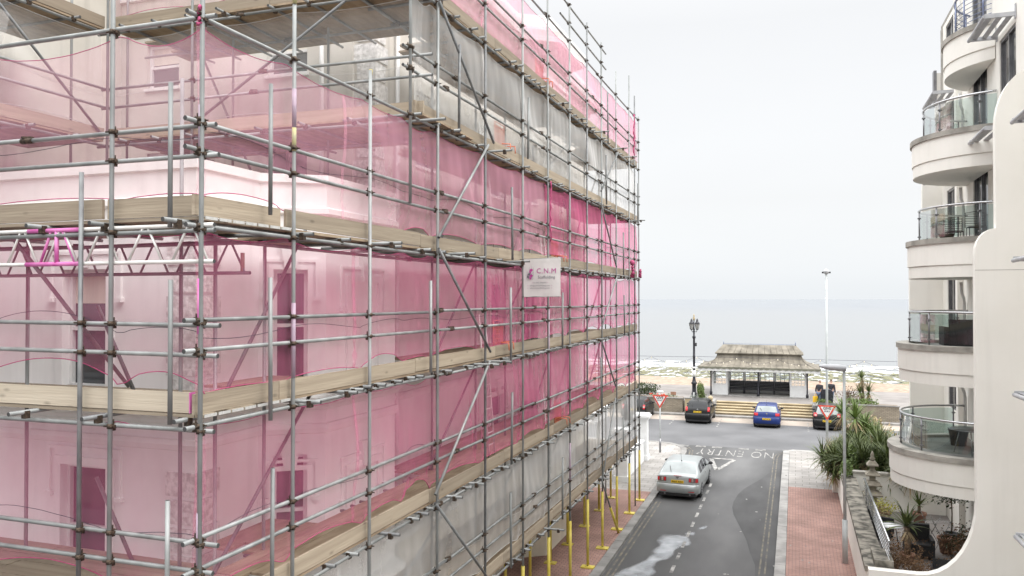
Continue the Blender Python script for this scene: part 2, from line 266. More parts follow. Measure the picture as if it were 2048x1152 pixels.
# ------------------------------------------------------------------ mesh helpers
class MB:
    def __init__(s): s.v = []; s.f = []; s.mi = []; s.sm = []; s.cur = 0; s.smooth = False
    def add(s, vs, fs, smooth=None):
        o = len(s.v); s.v += [tuple(v) for v in vs]
        for f in fs:
            s.f.append([o + i for i in f]); s.mi.append(s.cur); s.sm.append(s.smooth if smooth is None else smooth)
        return s
    def box(s, x0, y0, z0, x1, y1, z1):
        a, b, c, d, e, g = min(x0, x1), min(y0, y1), min(z0, z1), max(x0, x1), max(y0, y1), max(z0, z1)
        return s.add([(a, b, c), (d, b, c), (d, e, c), (a, e, c), (a, b, g), (d, b, g), (d, e, g), (a, e, g)],
                     [(0, 3, 2, 1), (4, 5, 6, 7), (0, 1, 5, 4), (1, 2, 6, 5), (2, 3, 7, 6), (3, 0, 4, 7)], False)
    def obox(s, c, ax, ay, az):                      # oriented box: centre and three half-axis vectors
        c, ax, ay, az = map(Vector, (c, ax, ay, az)); vs = []
        for k in (-1, 1):
            for i, j in ((-1, -1), (1, -1), (1, 1), (-1, 1)): vs.append(c + ax * i + ay * j + az * k)
        fs = [(0, 3, 2, 1), (4, 5, 6, 7), (0, 1, 5, 4), (1, 2, 6, 5), (2, 3, 7, 6), (3, 0, 4, 7)]
        if ax.cross(ay).dot(az) < 0: fs = [f[::-1] for f in fs]
        return s.add(vs, fs, False)
    def tube(s, p0, p1, r, n=10, r1=None, cap=None, capmat=None):
        p0, p1 = Vector(p0), Vector(p1); d = (p1 - p0).normalized()
        u = d.cross(Vector((0, 0, 1)) if abs(d.z) < .9 else Vector((1, 0, 0))).normalized(); w = d.cross(u)
        r1 = r if r1 is None else r1; vs = []
        for p, q in ((p0, r), (p1, r1)):
            for i in range(n):
                a = 2 * math.pi * i / n; vs.append(p + u * math.cos(a) * q + w * math.sin(a) * q)
        s.add(vs, [(i, (i + 1) % n, n + (i + 1) % n, n + i) for i in range(n)], True)
        o = len(s.v) - 2 * n; c = s.cur
        if capmat is not None: s.cur = capmat
        s.f.append([o + i for i in range(n)][::-1]); s.f.append([o + n + i for i in range(n)])
        s.mi += [s.cur] * 2; s.sm += [False] * 2; s.cur = c
        return s
    def path(s, pts, r, n=6, closed=False):
        pts = [Vector(p) for p in pts]; rings = []; prev = None
        for i, p in enumerate(pts):
            a = pts[max(i - 1, 0)]; b = pts[min(i + 1, len(pts) - 1)]
            d = (b - a).normalized()
            u = d.cross(Vector((0, 0, 1)) if abs(d.z) < .95 else Vector((1, 0, 0))).normalized()
            if prev is not None and u.dot(prev) < 0: u = -u
            prev = u; w = d.cross(u); q = r[i] if isinstance(r, (list, tuple)) else r
            rings.append([p + u * math.cos(2 * math.pi * k / n) * q + w * math.sin(2 * math.pi * k / n) * q for k in range(n)])
        vs = [v for g in rings for v in g]; fs = []
        for i in range(len(pts) - 1):
            for k in range(n): fs.append((i * n + k, i * n + (k + 1) % n, (i + 1) * n + (k + 1) % n, (i + 1) * n + k))
        s.add(vs, fs, True)
        o = len(s.v) - len(vs); s.f += [[o + k for k in range(n)][::-1], [o + len(vs) - n + k for k in range(n)]]
        s.mi += [s.cur] * 2; s.sm += [False] * 2
        return s
    def lathe(s, prof, c=(0, 0, 0), n=16, smooth=True, ax=None, rot=0):
        """prof: list of (r, h) from bottom to top round z (or given axes)"""
        c = Vector(c); X, Y, Z = ax or (Vector((1, 0, 0)), Vector((0, 1, 0)), Vector((0, 0, 1))); vs = []
        for r, h in prof:
            for i in range(n):
                a = 2 * math.pi * i / n + rot; vs.append(c + X * r * math.cos(a) + Y * r * math.sin(a) + Z * h)
        fs = []
        for j in range(len(prof) - 1):
            for i in range(n): fs.append((j * n + i, j * n + (i + 1) % n, (j + 1) * n + (i + 1) % n, (j + 1) * n + i))
        s.add(vs, fs, smooth); o = len(s.v) - len(vs)
        s.f += [[o + i for i in range(n)][::-1], [o + len(vs) - n + i for i in range(n)]]; s.mi += [s.cur] * 2; s.sm += [False] * 2
        return s
    def prism(s, poly, d, smooth=False):
        """poly: 3-d points in one plane; d: extrusion vector"""
        n = len(poly); d = Vector(d); vs = [Vector(p) for p in poly] + [Vector(p) + d for p in poly]
        s.add(vs, [(i, (i + 1) % n, n + (i + 1) % n, n + i) for i in range(n)], smooth)
        o = len(s.v) - 2 * n
        s.f += [[o + i for i in range(n)][::-1], [o + n + i for i in range(n)]]; s.mi += [s.cur] * 2; s.sm += [False] * 2
        return s
    def grid(s, fn, nu, nv, smooth=True):
        vs = [fn(i / nu, j / nv) for j in range(nv + 1) for i in range(nu + 1)]
        return s.add(vs, [(j * (nu + 1) + i, j * (nu + 1) + i + 1, (j + 1) * (nu + 1) + i + 1, (j + 1) * (nu + 1) + i) for j in range(nv) for i in range(nu)], smooth)

WM = {}                                              # world matrix of each built Empty/object (set by hand, no depsgraph needed)
def wm(o): return WM[o.name] if o else Matrix.Identity(4)
def props(o, label=None, cat=None, group=None, kind=None):
    if label: o['label'] = label
    if cat: o['category'] = cat
    if group: o['group'] = group
    if kind: o['kind'] = kind
    return o
def thing(name, label, cat, loc=(0, 0, 0), rz=0, group=None):
    o = bpy.data.objects.new(name, None); COL.objects.link(o); o.empty_display_size = .2
    o.location = loc; o.rotation_euler = (0, 0, rz); WM[o.name] = Matrix.Translation(loc) @ Matrix.Rotation(rz, 4, 'Z')
    return props(o, label, cat, group)
def obj(name, mb, mats, parent=None, world=False, loc=None, rot=None, recalc=True, label=None):
    """link a mesh object; world=True: the vertices are world coordinates"""
    me = bpy.data.meshes.new(name); mats = mats if isinstance(mats, (list, tuple)) else [mats]
    vs = mb.v; P = wm(parent); T = Matrix.Identity(4)
    if loc is not None: T = Matrix.Translation(loc)
    if rot is not None: T = T @ rot.to_4x4()
    base = None
    if world:
        if parent is None:
            c = Vector((sum(v[0] for v in vs) / len(vs), sum(v[1] for v in vs) / len(vs), min(v[2] for v in vs)))
            T = Matrix.Translation(c); inv = T.inverted()
        else: inv = P.inverted()
        vs = [tuple(inv @ Vector(v)) for v in vs]
    me.from_pydata(vs, [], mb.f)
    for m in mats: me.materials.append(M[m] if isinstance(m, str) else m)
    me.polygons.foreach_set('material_index', mb.mi); me.polygons.foreach_set('use_smooth', mb.sm)
    if recalc:
        bm = bmesh.new(); bm.from_mesh(me); bmesh.ops.recalc_face_normals(bm, faces=bm.faces); bm.to_mesh(me); bm.free()
    me.update()
    o = bpy.data.objects.new(name, me); COL.objects.link(o)
    if parent: o.parent = parent
    o.matrix_local = T; WM[o.name] = P @ T
    if label: o['label'] = label
    return o
def copy_tree(o, parent=None):
    c = o.copy(); COL.objects.link(c); c.parent = parent
    WM[c.name] = wm(parent) @ o.matrix_local
    for ch in list(o.children): copy_tree(ch, c)
    return c
def text_mb(body, size, align='CENTER', spacing=1.0, off=0):
    cu = bpy.data.curves.new('t', 'FONT'); cu.body = body; cu.size = size; cu.align_x = align; cu.align_y = 'CENTER'
    cu.space_character = spacing; cu.offset = off; cu.resolution_u = 3
    ob = bpy.data.objects.new('t', cu); COL.objects.link(ob)
    dg = bpy.context.evaluated_depsgraph_get(); me = bpy.data.meshes.new_from_object(ob.evaluated_get(dg))
    vs = [tuple(v.co) for v in me.vertices]; fs = [tuple(p.vertices) for p in me.polygons]
    bpy.data.objects.remove(ob); bpy.data.curves.remove(cu); bpy.data.meshes.remove(me)
    return vs, fs
def add_text(mb, body, size, origin, xa, ya, **k):
    vs, fs = text_mb(body, size, **k); o, xa, ya = Vector(origin), Vector(xa), Vector(ya)
    mb.add([o + xa * v[0] + ya * v[1] for v in vs], fs, False)
rng = random.Random(7)
# ------------------------------------------------------------------ the setting: ground, street, pavements, promenade, beach, sea
def flat(name, polys, m, kind='structure', label=None):
    b = MB()
    for z, pts in polys: b.add([(x, y, z) for x, y in pts], [tuple(range(len(pts)))], False)
    o = obj(name, b, m, recalc=False); props(o, label, None, None, kind); return o
def rect(x0, y0, x1, y1): return [(x0, y0), (x1, y0), (x1, y1), (x0, y1)]
flat('ground', [(-.12, rect(-400, -300, 400, 62))], 'asphalt')
flat('street', [(0, [(-5.55, -60), (-.62, -60), (-.62, 46.2), (-.1, 46.75), (-.1, 46.95), (-7.2, 46.95), (-6.75, 46.7), (-6.1, 46.1), (-5.7, 45.3), (-5.55, 44.2)])], 'asphalt')
flat('seafront_road', [(0, rect(-150, 46.95, 150, 56.3))], 'asphalt_sea')
flat('parking_bays', [(0, rect(-150, 56.3, 150, 58.55))], 'bay')
flat('asphalt_patch', [(.004, [(-.64, 45.9), (-1.1, 44.9), (-1.12, 42.5), (-1.2, 40.6), (-1.5, 39.2), (-1.85, 38.0), (-2.15, 36.9), (-2.33, 35.8), (-2.42, 34.5), (-2.41, 33.5),
      (-2.28, 32.4), (-2.1, 31.5), (-1.85, 30.3), (-1.6, 29), (-1.43, 27.7), (-1.22, 26.5), (-1.14, 25), (-1.1, 20), (-1.1, 5), (-.64, 5)])], 'patch')
def pavement(name, polys, m):
    b = MB()
    for pts in polys: b.prism([(x, y, -.1) for x, y in pts], (0, 0, .22))
    return props(obj(name, b, m), kind='structure')
pavement('left_pavement', [rect(-8.9, -60, -5.86, 34.5)], 'paver_red')
pavement('left_corner_pavement', [[(-9.5, 34.5), (-5.86, 34.5), (-5.86, 44.2), (-6.0, 45.2), (-6.4, 45.95), (-6.95, 46.4), (-7.7, 46.65), (-60, 46.65), (-60, 43.8), (-9.5, 43.8)]], 'paver_cream')
pavement('right_pavement', [rect(-.29, -60, 1.9, 37.5)], 'paver_red')
pavement('right_corner_pavement', [[(-.29, 37.5), (60, 37.5), (60, 46.45), (-.05, 46.45), (-.29, 46.2)]], 'paver_cream')
pavement('far_pavement', [rect(-150, 58.85, 150, 60.2)], 'prom')
def kerb_line(name, pts, w, seg=.9):
    b = MB()
    for (a, c) in zip(pts, pts[1:]):
        a, c = Vector((*a, 0)), Vector((*c, 0)); L = (c - a).length; n = max(1, round(L / seg)); d = (c - a) / L; q = Vector((-d.y, d.x, 0))
        for i in range(n):
            p = a + d * (L * (i + .5) / n); j = rng.uniform(-.004, .004)
            b.obox(p + q * (w / 2 + j) + Vector((0, 0, .012 + j)), d * (L / n / 2 - .006), q * (w / 2), Vector((0, 0, .112)))
    return props(obj(name, b, 'kerb'), kind='structure')
kerb_line('left_kerb', [(-5.55, 3), (-5.55, 44.2), (-5.7, 45.3), (-6.1, 46.1), (-6.75, 46.7), (-7.6, 46.95), (-30, 46.95)], .3)
kerb_line('right_kerb', [(20, 46.75), (-.1, 46.75), (-.62, 46.2), (-.62, 3)], .32)
kerb_line('far_kerb', [(40, 58.55), (-60, 58.55)], -.3)
# the promenade stands 0.9 m above the road behind steps and planter walls
flat('promenade', [(.9, rect(-150, 60.95, 150, 71))], 'prom')
b = MB(); b.box(-150, 60.2, -.1, -5.45, 60.95, .898); b.box(1.15, 60.2, -.1, 150, 60.95, .898)
props(obj('promenade_edge', b, 'kerb'), kind='structure')
b = MB()
def beach(u, v):
    y = 71 + v * 60; x = -220 + u * 440
    return (x, y, .88 - 5.2 * v ** 1.15 + .12 * math.sin(x * .9 + y) * (v > .02))
b.grid(beach, 60, 24); props(obj('beach', b, 'shingle'), kind='structure')
def water(name):
    m = mat(name, (.15, .168, .19), (.18, .198, .22), .015, .25, 0, (1, .35, 1))
    n = m.node_tree.nodes; l = m.node_tree.links
    w = n.new('ShaderNodeTexNoise'); w.inputs['Scale'].default_value = .22; w.inputs['Detail'].default_value = 6
    t = n.new('ShaderNodeTexCoord'); mp = n.new('ShaderNodeMapping'); mp.inputs['Scale'].default_value = (.35, 1, 1)
    l.new(t.outputs['Object'], mp.inputs[0]); l.new(mp.outputs[0], w.inputs['Vector'])
    bn = n.new('ShaderNodeBump'); bn.inputs['Strength'].default_value = .25; bn.inputs['Distance'].default_value = .3
    l.new(w.outputs['Fac'], bn.inputs['Height']); l.new(bn.outputs[0], n['Principled BSDF'].inputs['Normal'])
    # silty shallows; higher sky's reflection also put into the colour; darker further out
    bs = n['Principled BSDF']; src = bs.inputs['Base Color'].links[0].from_socket; g = n.new('ShaderNodeNewGeometry'); s = n.new('ShaderNodeSeparateXYZ'); l.new(g.outputs['Position'], s.inputs[0])
    r = n.new('ShaderNodeMapRange'); r.inputs['From Min'].default_value = 130; r.inputs['From Max'].default_value = 1600; r.interpolation_type = 'SMOOTHERSTEP'; l.new(s.outputs['Y'], r.inputs[0])
    c = n.new('ShaderNodeMix'); c.data_type = 'RGBA'; c.inputs[6].default_value = (.185, .195, .20, 1); l.new(r.outputs[0], c.inputs[0]); l.new(src, c.inputs[7]); l.new(c.outputs[2], bs.inputs['Base Color'])
    return m
M['water'] = water('calm_sea')
flat('sea', [(-3.1, rect(-26000, 96, 26000, 36000))], 'water')
def shallows(name, c1, c2, thr, scale, ysq):
    m = mat(name, c1, c2, 3, .8, detail=8); n = m.node_tree.nodes; l = m.node_tree.links; bs = n['Principled BSDF']
    t = n.new('ShaderNodeTexCoord'); mp = n.new('ShaderNodeMapping'); mp.inputs['Scale'].default_value = (scale, scale * ysq, 1)
    l.new(t.outputs['Object'], mp.inputs[0]); w = n.new('ShaderNodeTexNoise'); w.inputs['Scale'].default_value = 1; w.inputs['Detail'].default_value = 7; w.inputs['Roughness'].default_value = .65
    l.new(mp.outputs[0], w.inputs['Vector']); r = n.new('ShaderNodeMapRange'); r.inputs['From Min'].default_value = thr; r.inputs['From Max'].default_value = thr + .05
    l.new(w.outputs['Fac'], r.inputs[0]); l.new(r.outputs[0], bs.inputs['Alpha']); return m
M['weed'] = shallows('green_seaweed', (.10, .10, .045), (.22, .21, .12), .475, .75, .5)
M['foam'] = shallows('white_surf', (.48, .49, .495), (.58, .59, .595), .44, .3, .6)
b = MB(); b.add([(-220, 103, -3.06), (220, 103, -3.06), (220, 150, -3.06), (-220, 150, -3.06)], [(0, 1, 2, 3)]); props(obj('surf', b, 'foam', recalc=False), kind='stuff')
b = MB(); b.add([(-220, 106, -3.0), (220, 106, -3.0), (220, 136, -3.0), (-220, 136, -3.0)], [(0, 1, 2, 3)]); props(obj('seaweed', b, 'weed', recalc=False), kind='stuff')

# ---- markings
def marks(name, shapes, m, z=.008):
    b = MB()
    for p in shapes: b.add([(x, y, z) for x, y in p], [tuple(range(len(p)))], False)
    return props(obj(name, b, m, recalc=False), kind='structure')
def strip(pts, w):
    out = []
    for (a, c) in zip(pts, pts[1:]):
        a, c = Vector(a), Vector(c); d = (c - a).normalized(); q = Vector((-d.y, d.x)) * w / 2
        out.append([tuple(a - q), tuple(c - q), tuple(c + q), tuple(a + q)][::1])
    return out
marks('dashed_lane_line', [rect(-3.67, y - .36, -3.56, y + .36) for y in [37.1 - 1.32 * i for i in range(24)]], 'mark')
marks('give_way_triangle', strip([(-4.12, 43.42), (-3.0, 43.42)], .26) + strip([(-4.17, 43.29), (-3.66, 40.5)], .2) + strip([(-3.0, 43.29), (-3.62, 40.6)], .2), 'mark')
marks('give_way_dashes', [rect(x, y, x + .55, y + .13) for x in (-6.3, -5.35, -4.45, -3.0, -2.1) for y in (46.5, 46.74)] + [rect(-7.1, 46.97, -6.5, 47.08), rect(-.7, 47.0, .2, 47.1)], 'mark')
b = MB()
vs, fs = text_mb('NO ENTRY', 1.0, spacing=1.12, off=-.012); wx = max(v[0] for v in vs) - min(v[0] for v in vs)
hy = max(v[1] for v in vs) - min(v[1] for v in vs); k, q = 4.0 / wx, 1.75 / hy
mxx = (max(v[0] for v in vs) + min(v[0] for v in vs)) / 2; myy = (max(v[1] for v in vs) + min(v[1] for v in vs)) / 2
b.add([(-3.1 - (v[0] - mxx) * k, 45.15 - (v[1] - myy) * q, .008) for v in vs], fs, False)
props(obj('road_lettering', b, 'mark', recalc=False), kind='structure')
dyl = strip([(-1.06, 8), (-1.06, 44.6), (-.95, 45.8), (-.5, 46.6)], .055) + strip([(-.9, 8), (-.9, 44.6), (-.82, 45.6), (-.45, 46.4)], .055)
marks('right_double_yellow_line', dyl, 'markline')
marks('left_double_yellow_line', strip([(-5.42, 8), (-5.42, 33.5)], .07) + strip([(-5.26, 8), (-5.26, 33.5)], .06) +
      strip([(-5.36, 41), (-5.38, 43.8), (-5.5, 45.2), (-5.85, 46.1), (-6.3, 46.6)], .07) + strip([(-5.22, 41), (-5.24, 43.8), (-5.36, 45.3), (-5.7, 46.2)], .07), 'markline')
marks('bay_markings', [rect(x, y, x + .1, y + .35) for x in (-8.0, -4.9, .75) for y in (54.2, 55.0, 55.8, 56.6, 57.4)], 'mark')
# puddle on the asphalt, the reflected sky put into its pale colour
m = mat('sky_pale_puddle', (.42, .45, .48), (.62, .65, .68), 2.2, .25); n = m.node_tree.nodes; l = m.node_tree.links
t = n.new('ShaderNodeTexCoord'); w = n.new('ShaderNodeTexNoise'); w.inputs['Scale'].default_value = 1.3; w.inputs['Detail'].default_value = 7; l.new(t.outputs['Object'], w.inputs['Vector'])
va = n.new('ShaderNodeAttribute'); va.attribute_name = 'edge'
a1 = n.new('ShaderNodeMath'); a1.operation = 'MULTIPLY_ADD'; a1.inputs[1].default_value = .9; l.new(w.outputs['Fac'], a1.inputs[0]); l.new(va.outputs['Fac'], a1.inputs[2])
r = n.new('ShaderNodeMapRange'); r.inputs['From Min'].default_value = .62; r.inputs['From Max'].default_value = 1.5; r.inputs['To Max'].default_value = .85
l.new(a1.outputs[0], r.inputs[0]); l.new(r.outputs[0], n['Principled BSDF'].inputs['Alpha'])
puddle = [(-4.9, 23.2, .9), (-4.6, 24.7, .66), (-4.3, 26.0, .5), (-4.15, 27.1, .68), (-4.2, 28.0, .62), (-3.8, 28.3, .35), (-3.5, 29.1, .2), (-3.35, 30.1, .2)]
b = MB(); ea = []
def sd(x, y):
    from mathutils import noise
    n_ = noise.noise_vector(Vector((x * 1.3, y * .8, 3))) * .35 + noise.noise_vector(Vector((x * 4, y * 2.4, 7))) * .12; x += n_.x; y += n_.y * 1.6
    return min(1, sum(math.exp(-2.4 * (((x - c[0]) / c[2]) ** 2 + ((y - c[1]) / (c[2] * 1.9)) ** 2)) for c in puddle) * 1.25) * 1.2 - .30
nx, ny = 40, 80
b.grid(lambda u, v: (-6 + u * 3.4 * 1.0, 21.5 + v * 10, .005), nx, ny, False)
o = obj('puddle', b, m, recalc=False); props(o, kind='stuff')
at = o.data.attributes.new('edge', 'FLOAT', 'POINT')
at.data.foreach_set('value', [max(-.6, min(.75, sd(-6 + i / nx * 3.4, 21.5 + j / ny * 10) * 1.4)) for j in range(ny + 1) for i in range(nx + 1)])
# litter specks on the street
b = MB()
for i in range(26):
    x, y = rng.uniform(-4.6, 1.4), rng.uniform(24, 42)
    z = .006 if x < -.62 else .124
    s_ = rng.uniform(.025, .06); b.add([(x + s_ * math.cos(a) * rng.uniform(.6, 1.2), y + s_ * 1.5 * math.sin(a), z) for a in (0, 1.2, 2.3, 3.4, 4.6, 5.5)], [(0, 1, 2, 3, 4, 5)], False)
props(obj('litter', b, 'mark', recalc=False), kind='stuff')
# ------------------------------------------------------------------ the white townhouse behind the scaffold
HOUSE = thing('townhouse', 'white stuccoed corner townhouse with bay windows, wrapped in scaffolding and pink netting', 'house', (-8.5, 9.77, 0))
def out_of(p, q):
    d = (Vector(q) - Vector(p)).normalized(); return d, Vector((d.y, -d.x))
def wall_strip(b, p, q, z0, z1, holes=(), depth=.16):
    d, o = out_of(p, q); L = (Vector(q) - Vector(p)).length; p = Vector(p)
    us = sorted({0, L, *[h[0] for h in holes], *[h[1] for h in holes]}); zs = sorted({z0, z1, *[h[2] for h in holes], *[h[3] for h in holes]})
    P = lambda u, z, k=0: (p.x + d.x * u - o.x * k, p.y + d.y * u - o.y * k, z)
    for i in range(len(us) - 1):
        for j in range(len(zs) - 1):
            u, z = (us[i] + us[i + 1]) / 2, (zs[j] + zs[j + 1]) / 2
            if any(h[0] < u < h[1] and h[2] < z < h[3] for h in holes): continue
            b.add([P(us[i], zs[j]), P(us[i + 1], zs[j]), P(us[i + 1], zs[j + 1]), P(us[i], zs[j + 1])], [(0, 1, 2, 3)], False)
    for u0, u1, a, c in holes:
        for e in ([(u0, a), (u0, c)], [(u1, c), (u1, a)], [(u1, a), (u0, a)], [(u0, c), (u1, c)]):
            b.add([P(*e[0]), P(*e[0], depth), P(*e[1], depth), P(*e[1])], [(0, 1, 2, 3)], False)
def sash(parent, p, q, h, depth=.16, bars=False, pane='pane'):
    d, o = out_of(p, q); d3 = Vector((d.x, d.y, 0)); o3 = Vector((o.x, o.y, 0)); u0, u1, z0, z1 = h; p3 = Vector((*p, 0))
    def B(b, ua, ub, za, zb, k0, k1):
        b.obox(p3 + d3 * (ua + ub) / 2 + Vector((0, 0, (za + zb) / 2)) - o3 * (k0 + k1) / 2, d3 * (ub - ua) / 2, o3 * (k1 - k0) / 2, Vector((0, 0, (zb - za) / 2)))
    b = MB(); f = .06
    B(b, u0, u0 + f, z0, z1, depth - .07, depth); B(b, u1 - f, u1, z0, z1, depth - .07, depth)
    B(b, u0 + f, u1 - f, z1 - f, z1, depth - .07, depth); B(b, u0 + f, u1 - f, z0, z0 + f, depth - .07, depth)
    zm = (z0 + z1) / 2; B(b, u0 + f, u1 - f, zm - .03, zm + .03, depth - .06, depth)
    if bars: B(b, (u0 + u1) / 2 - .015, (u0 + u1) / 2 + .015, z0 + f, z1 - f, depth - .04, depth)
    w = obj('window', b, 'frame', parent, True)
    g = MB(); B(g, u0, u1, z0, z1, depth + .004, depth + .02); obj('pane', g, pane, w, True)
    if rng.random() < .45:
        k_ = MB(); B(k_, u0 + f, u1 - f, z1 - f - (z1 - z0) * rng.uniform(.12, .4), z1 - f, depth - .002, depth + .003); obj('blind', k_, 'stucco_low', w, True)
    s_ = MB(); B(s_, u0 - .05, u1 + .05, z0 - .07, z0, -.06, depth); obj('sill', s_, 'stucco', w, True)
    return w
def offset(path, k):
    out = []; n = len(path)
    for i in range(n):
        ns_ = []
        if i > 0: ns_.append(out_of(path[i - 1], path[i])[1])
        if i < n - 1: ns_.append(out_of(path[i], path[i + 1])[1])
        if len(ns_) == 1: v = ns_[0]
        else: v = (ns_[0] + ns_[1]); v = v / (1 + ns_[0].dot(ns_[1]))
        out.append((path[i][0] + v.x * k, path[i][1] + v.y * k))
    return out
def band(b, path, prof):
    """prof: (out, z) points from the wall at the bottom round to the wall at the top"""
    rows = [[(x, y, z) for x, y in offset(path, k)] for k, z in prof]; n = len(path)
    for r0, r1 in zip(rows, rows[1:]):
        for i in range(n - 1): b.add([r0[i], r0[i + 1], r1[i + 1], r1[i]], [(0, 1, 2, 3)], False)
FRONT = [(-20, 9.77), (-8.5, 9.77)]
LOW = [(-20, 9.77), (-8.5, 9.77), (-8.5, 11.27), (-7.6, 11.91), (-7.6, 14.43), (-8.5, 15.07), (-8.5, 15.2)]
SIDE = [(-8.5, 15.2), (-8.5, 24.2), (-7.6, 24.84), (-7.6, 27.36), (-8.5, 28.0), (-8.5, 34.0), (-20, 34.0)]
holes_low = {0: [(8.9, 9.8, 6.98, 8.87), (8.88, 9.82, 3.75, 5.76)], 2: [(.24, .80, 7.0, 8.9), (.24, .80, 3.85, 5.76)]}
holes_side = {0: [(6.9, 8.1, 7.0, 8.9), (6.9, 8.1, 3.9, 5.76), (6.9, 8.1, 11.5, 13.3), (2.0, 3.1, 11.6, 13.4)],
              1: [(.24, .80, 7.0, 8.9), (.24, .80, 3.85, 5.76), (.24, .80, 11.5, 13.4)], 4: [(1.8, 2.9, 7.0, 8.9), (1.8, 2.9, 3.9, 5.76), (1.8, 2.9, 11.5, 13.3)]}
b = MB(); b2 = MB(); b0 = MB()
for i, (p, q) in enumerate(zip(LOW, LOW[1:])):
    wall_strip(b0, p, q, -.1, 2.95); wall_strip(b, p, q, 2.95, 10.2, holes_low.get(i, ()))
    for h in holes_low.get(i, ()): sash(HOUSE, p, q, h)
for i, (p, q) in enumerate(zip(SIDE, SIDE[1:])):
    wall_strip(b0, p, q, -.1, 2.95); wall_strip(b, p, q, 2.95, 10.0, [h for h in holes_side.get(i, ()) if h[2] < 10])
    wall_strip(b2, p, q, 10.0, 16.9, [h for h in holes_side.get(i, ()) if h[2] > 10])
    for h in holes_side.get(i, ()): sash(HOUSE, p, q, h)
obj('wall', b, 'stucco', HOUSE, True, recalc=False); obj('ground_floor_wall', b0, 'stucco_low', HOUSE, True, recalc=False)
UP = [(-15.5, 3.0), (-15.5, 15.2), (-8.5, 15.2)]
hu = {1: [(.8, 1.75, 13.45, 14.5), (4.25, 5.3, 13.45, 14.5), (4.25, 5.3, 10.2, 11.9), (.8, 1.75, 10.2, 11.9)], 0: [(8.0, 9.0, 11.0, 12.6)]}
for i, (p, q) in enumerate(zip(UP, UP[1:])):
    wall_strip(b2, p, q, 9.5, 16.9, hu.get(i, ()))
    for h in hu.get(i, ()): sash(HOUSE, p, q, h)
obj('upper_wall', b2, 'stucco_old', HOUSE, True, recalc=False, label='bare cream upper wall set back above the parapet')
# flat roof behind the parapet of the lower block, and the main roof
b = MB(); b.add([(x, y, 9.9) for x, y in [(-15.5, 9.9), (-8.62, 9.9), (-8.62, 11.3), (-7.72, 11.95), (-7.72, 14.4), (-8.6, 15.2), (-15.5, 15.2)]], [tuple(range(7))])
b.add([(x, y, 17.2) for x, y in SIDE[:-1] + [(-15.5, 34), (-15.5, 15.2)]], [tuple(range(8))]); obj('roof', b, 'roof', HOUSE, True)
# parapet (thick), with a coping
b = MB(); band(b, LOW, [(0, 9.82), (.07, 9.86), (.07, 9.95), (.02, 9.98), (.02, 10.36), (.07, 10.38), (.07, 10.52), (-.22, 10.52), (-.22, 9.9)])
obj('parapet', b, 'stucco', HOUSE, True, recalc=False)
b = MB()
band(b, LOW, [(0, 6.1), (.05, 6.12), (.07, 6.2), (.05, 6.27), (0, 6.28)]); band(b, LOW, [(0, 6.5), (.05, 6.52), (.08, 6.58), (.16, 6.64), (.16, 6.72), (0, 6.76)])
band(b, SIDE[:-1], [(0, 6.1), (.05, 6.12), (.07, 6.2), (.05, 6.27), (0, 6.28)]); band(b, SIDE[:-1], [(0, 6.5), (.05, 6.52), (.08, 6.58), (.16, 6.64), (.16, 6.72), (0, 6.76)])
band(b, LOW, [(0, 2.85), (.08, 2.9), (.2, 3.0), (.2, 3.12), (0, 3.2)]); band(b, SIDE[:-1], [(0, 2.85), (.08, 2.9), (.2, 3.0), (.2, 3.12), (0, 3.2)])
obj('string_course', b, 'stucco', HOUSE, True, recalc=False)
b = MB(); TOPP = [(-15.5, 15.2)] + SIDE
band(b, TOPP, [(0, 15.6), (.06, 15.62), (.06, 15.75), (0, 15.77)])
band(b, TOPP, [(0, 16.3), (.08, 16.32), (.12, 16.55), (.55, 16.62), (.58, 16.8), (.62, 16.95), (.62, 17.05), (.2, 17.1), (.2, 17.55), (-.2, 17.55), (-.2, 17.1)])
for (p, q) in zip(TOPP, TOPP[1:]):                      # dentils under the eaves cornice
    d, o = out_of(p, q); L = (Vector(q) - Vector(p)).length; n = int(L / .42)
    for k in range(n):
        c = Vector(p) + d * (k + .5) * L / n + o * .2
        b.obox((c.x, c.y, 16.5), (d.x * .08, d.y * .08, 0), (o.x * .12, o.y * .12, 0), (0, 0, .06))
obj('cornice', b, 'stucco', HOUSE, True, recalc=False)
# vermiculated quoins
def quoins(px, py, z0, z1):
    b = MB(); z = z0; k = 0
    while z < z1 - .3:
        w = .52 if k % 2 else .42
        b.box(px - w, py - .035, z + .02, px + .035, py + w, z + .38); z += .42; k += 1
    obj('quoin', b, 'verm', HOUSE, True)
quoins(-8.5, 9.77, 3.3, 6.0); quoins(-8.5, 9.77, 6.8, 9.7); quoins(-8.5, 15.2, 10.6, 15.4); quoins(-8.5, 33.53, 3.3, 6.0)
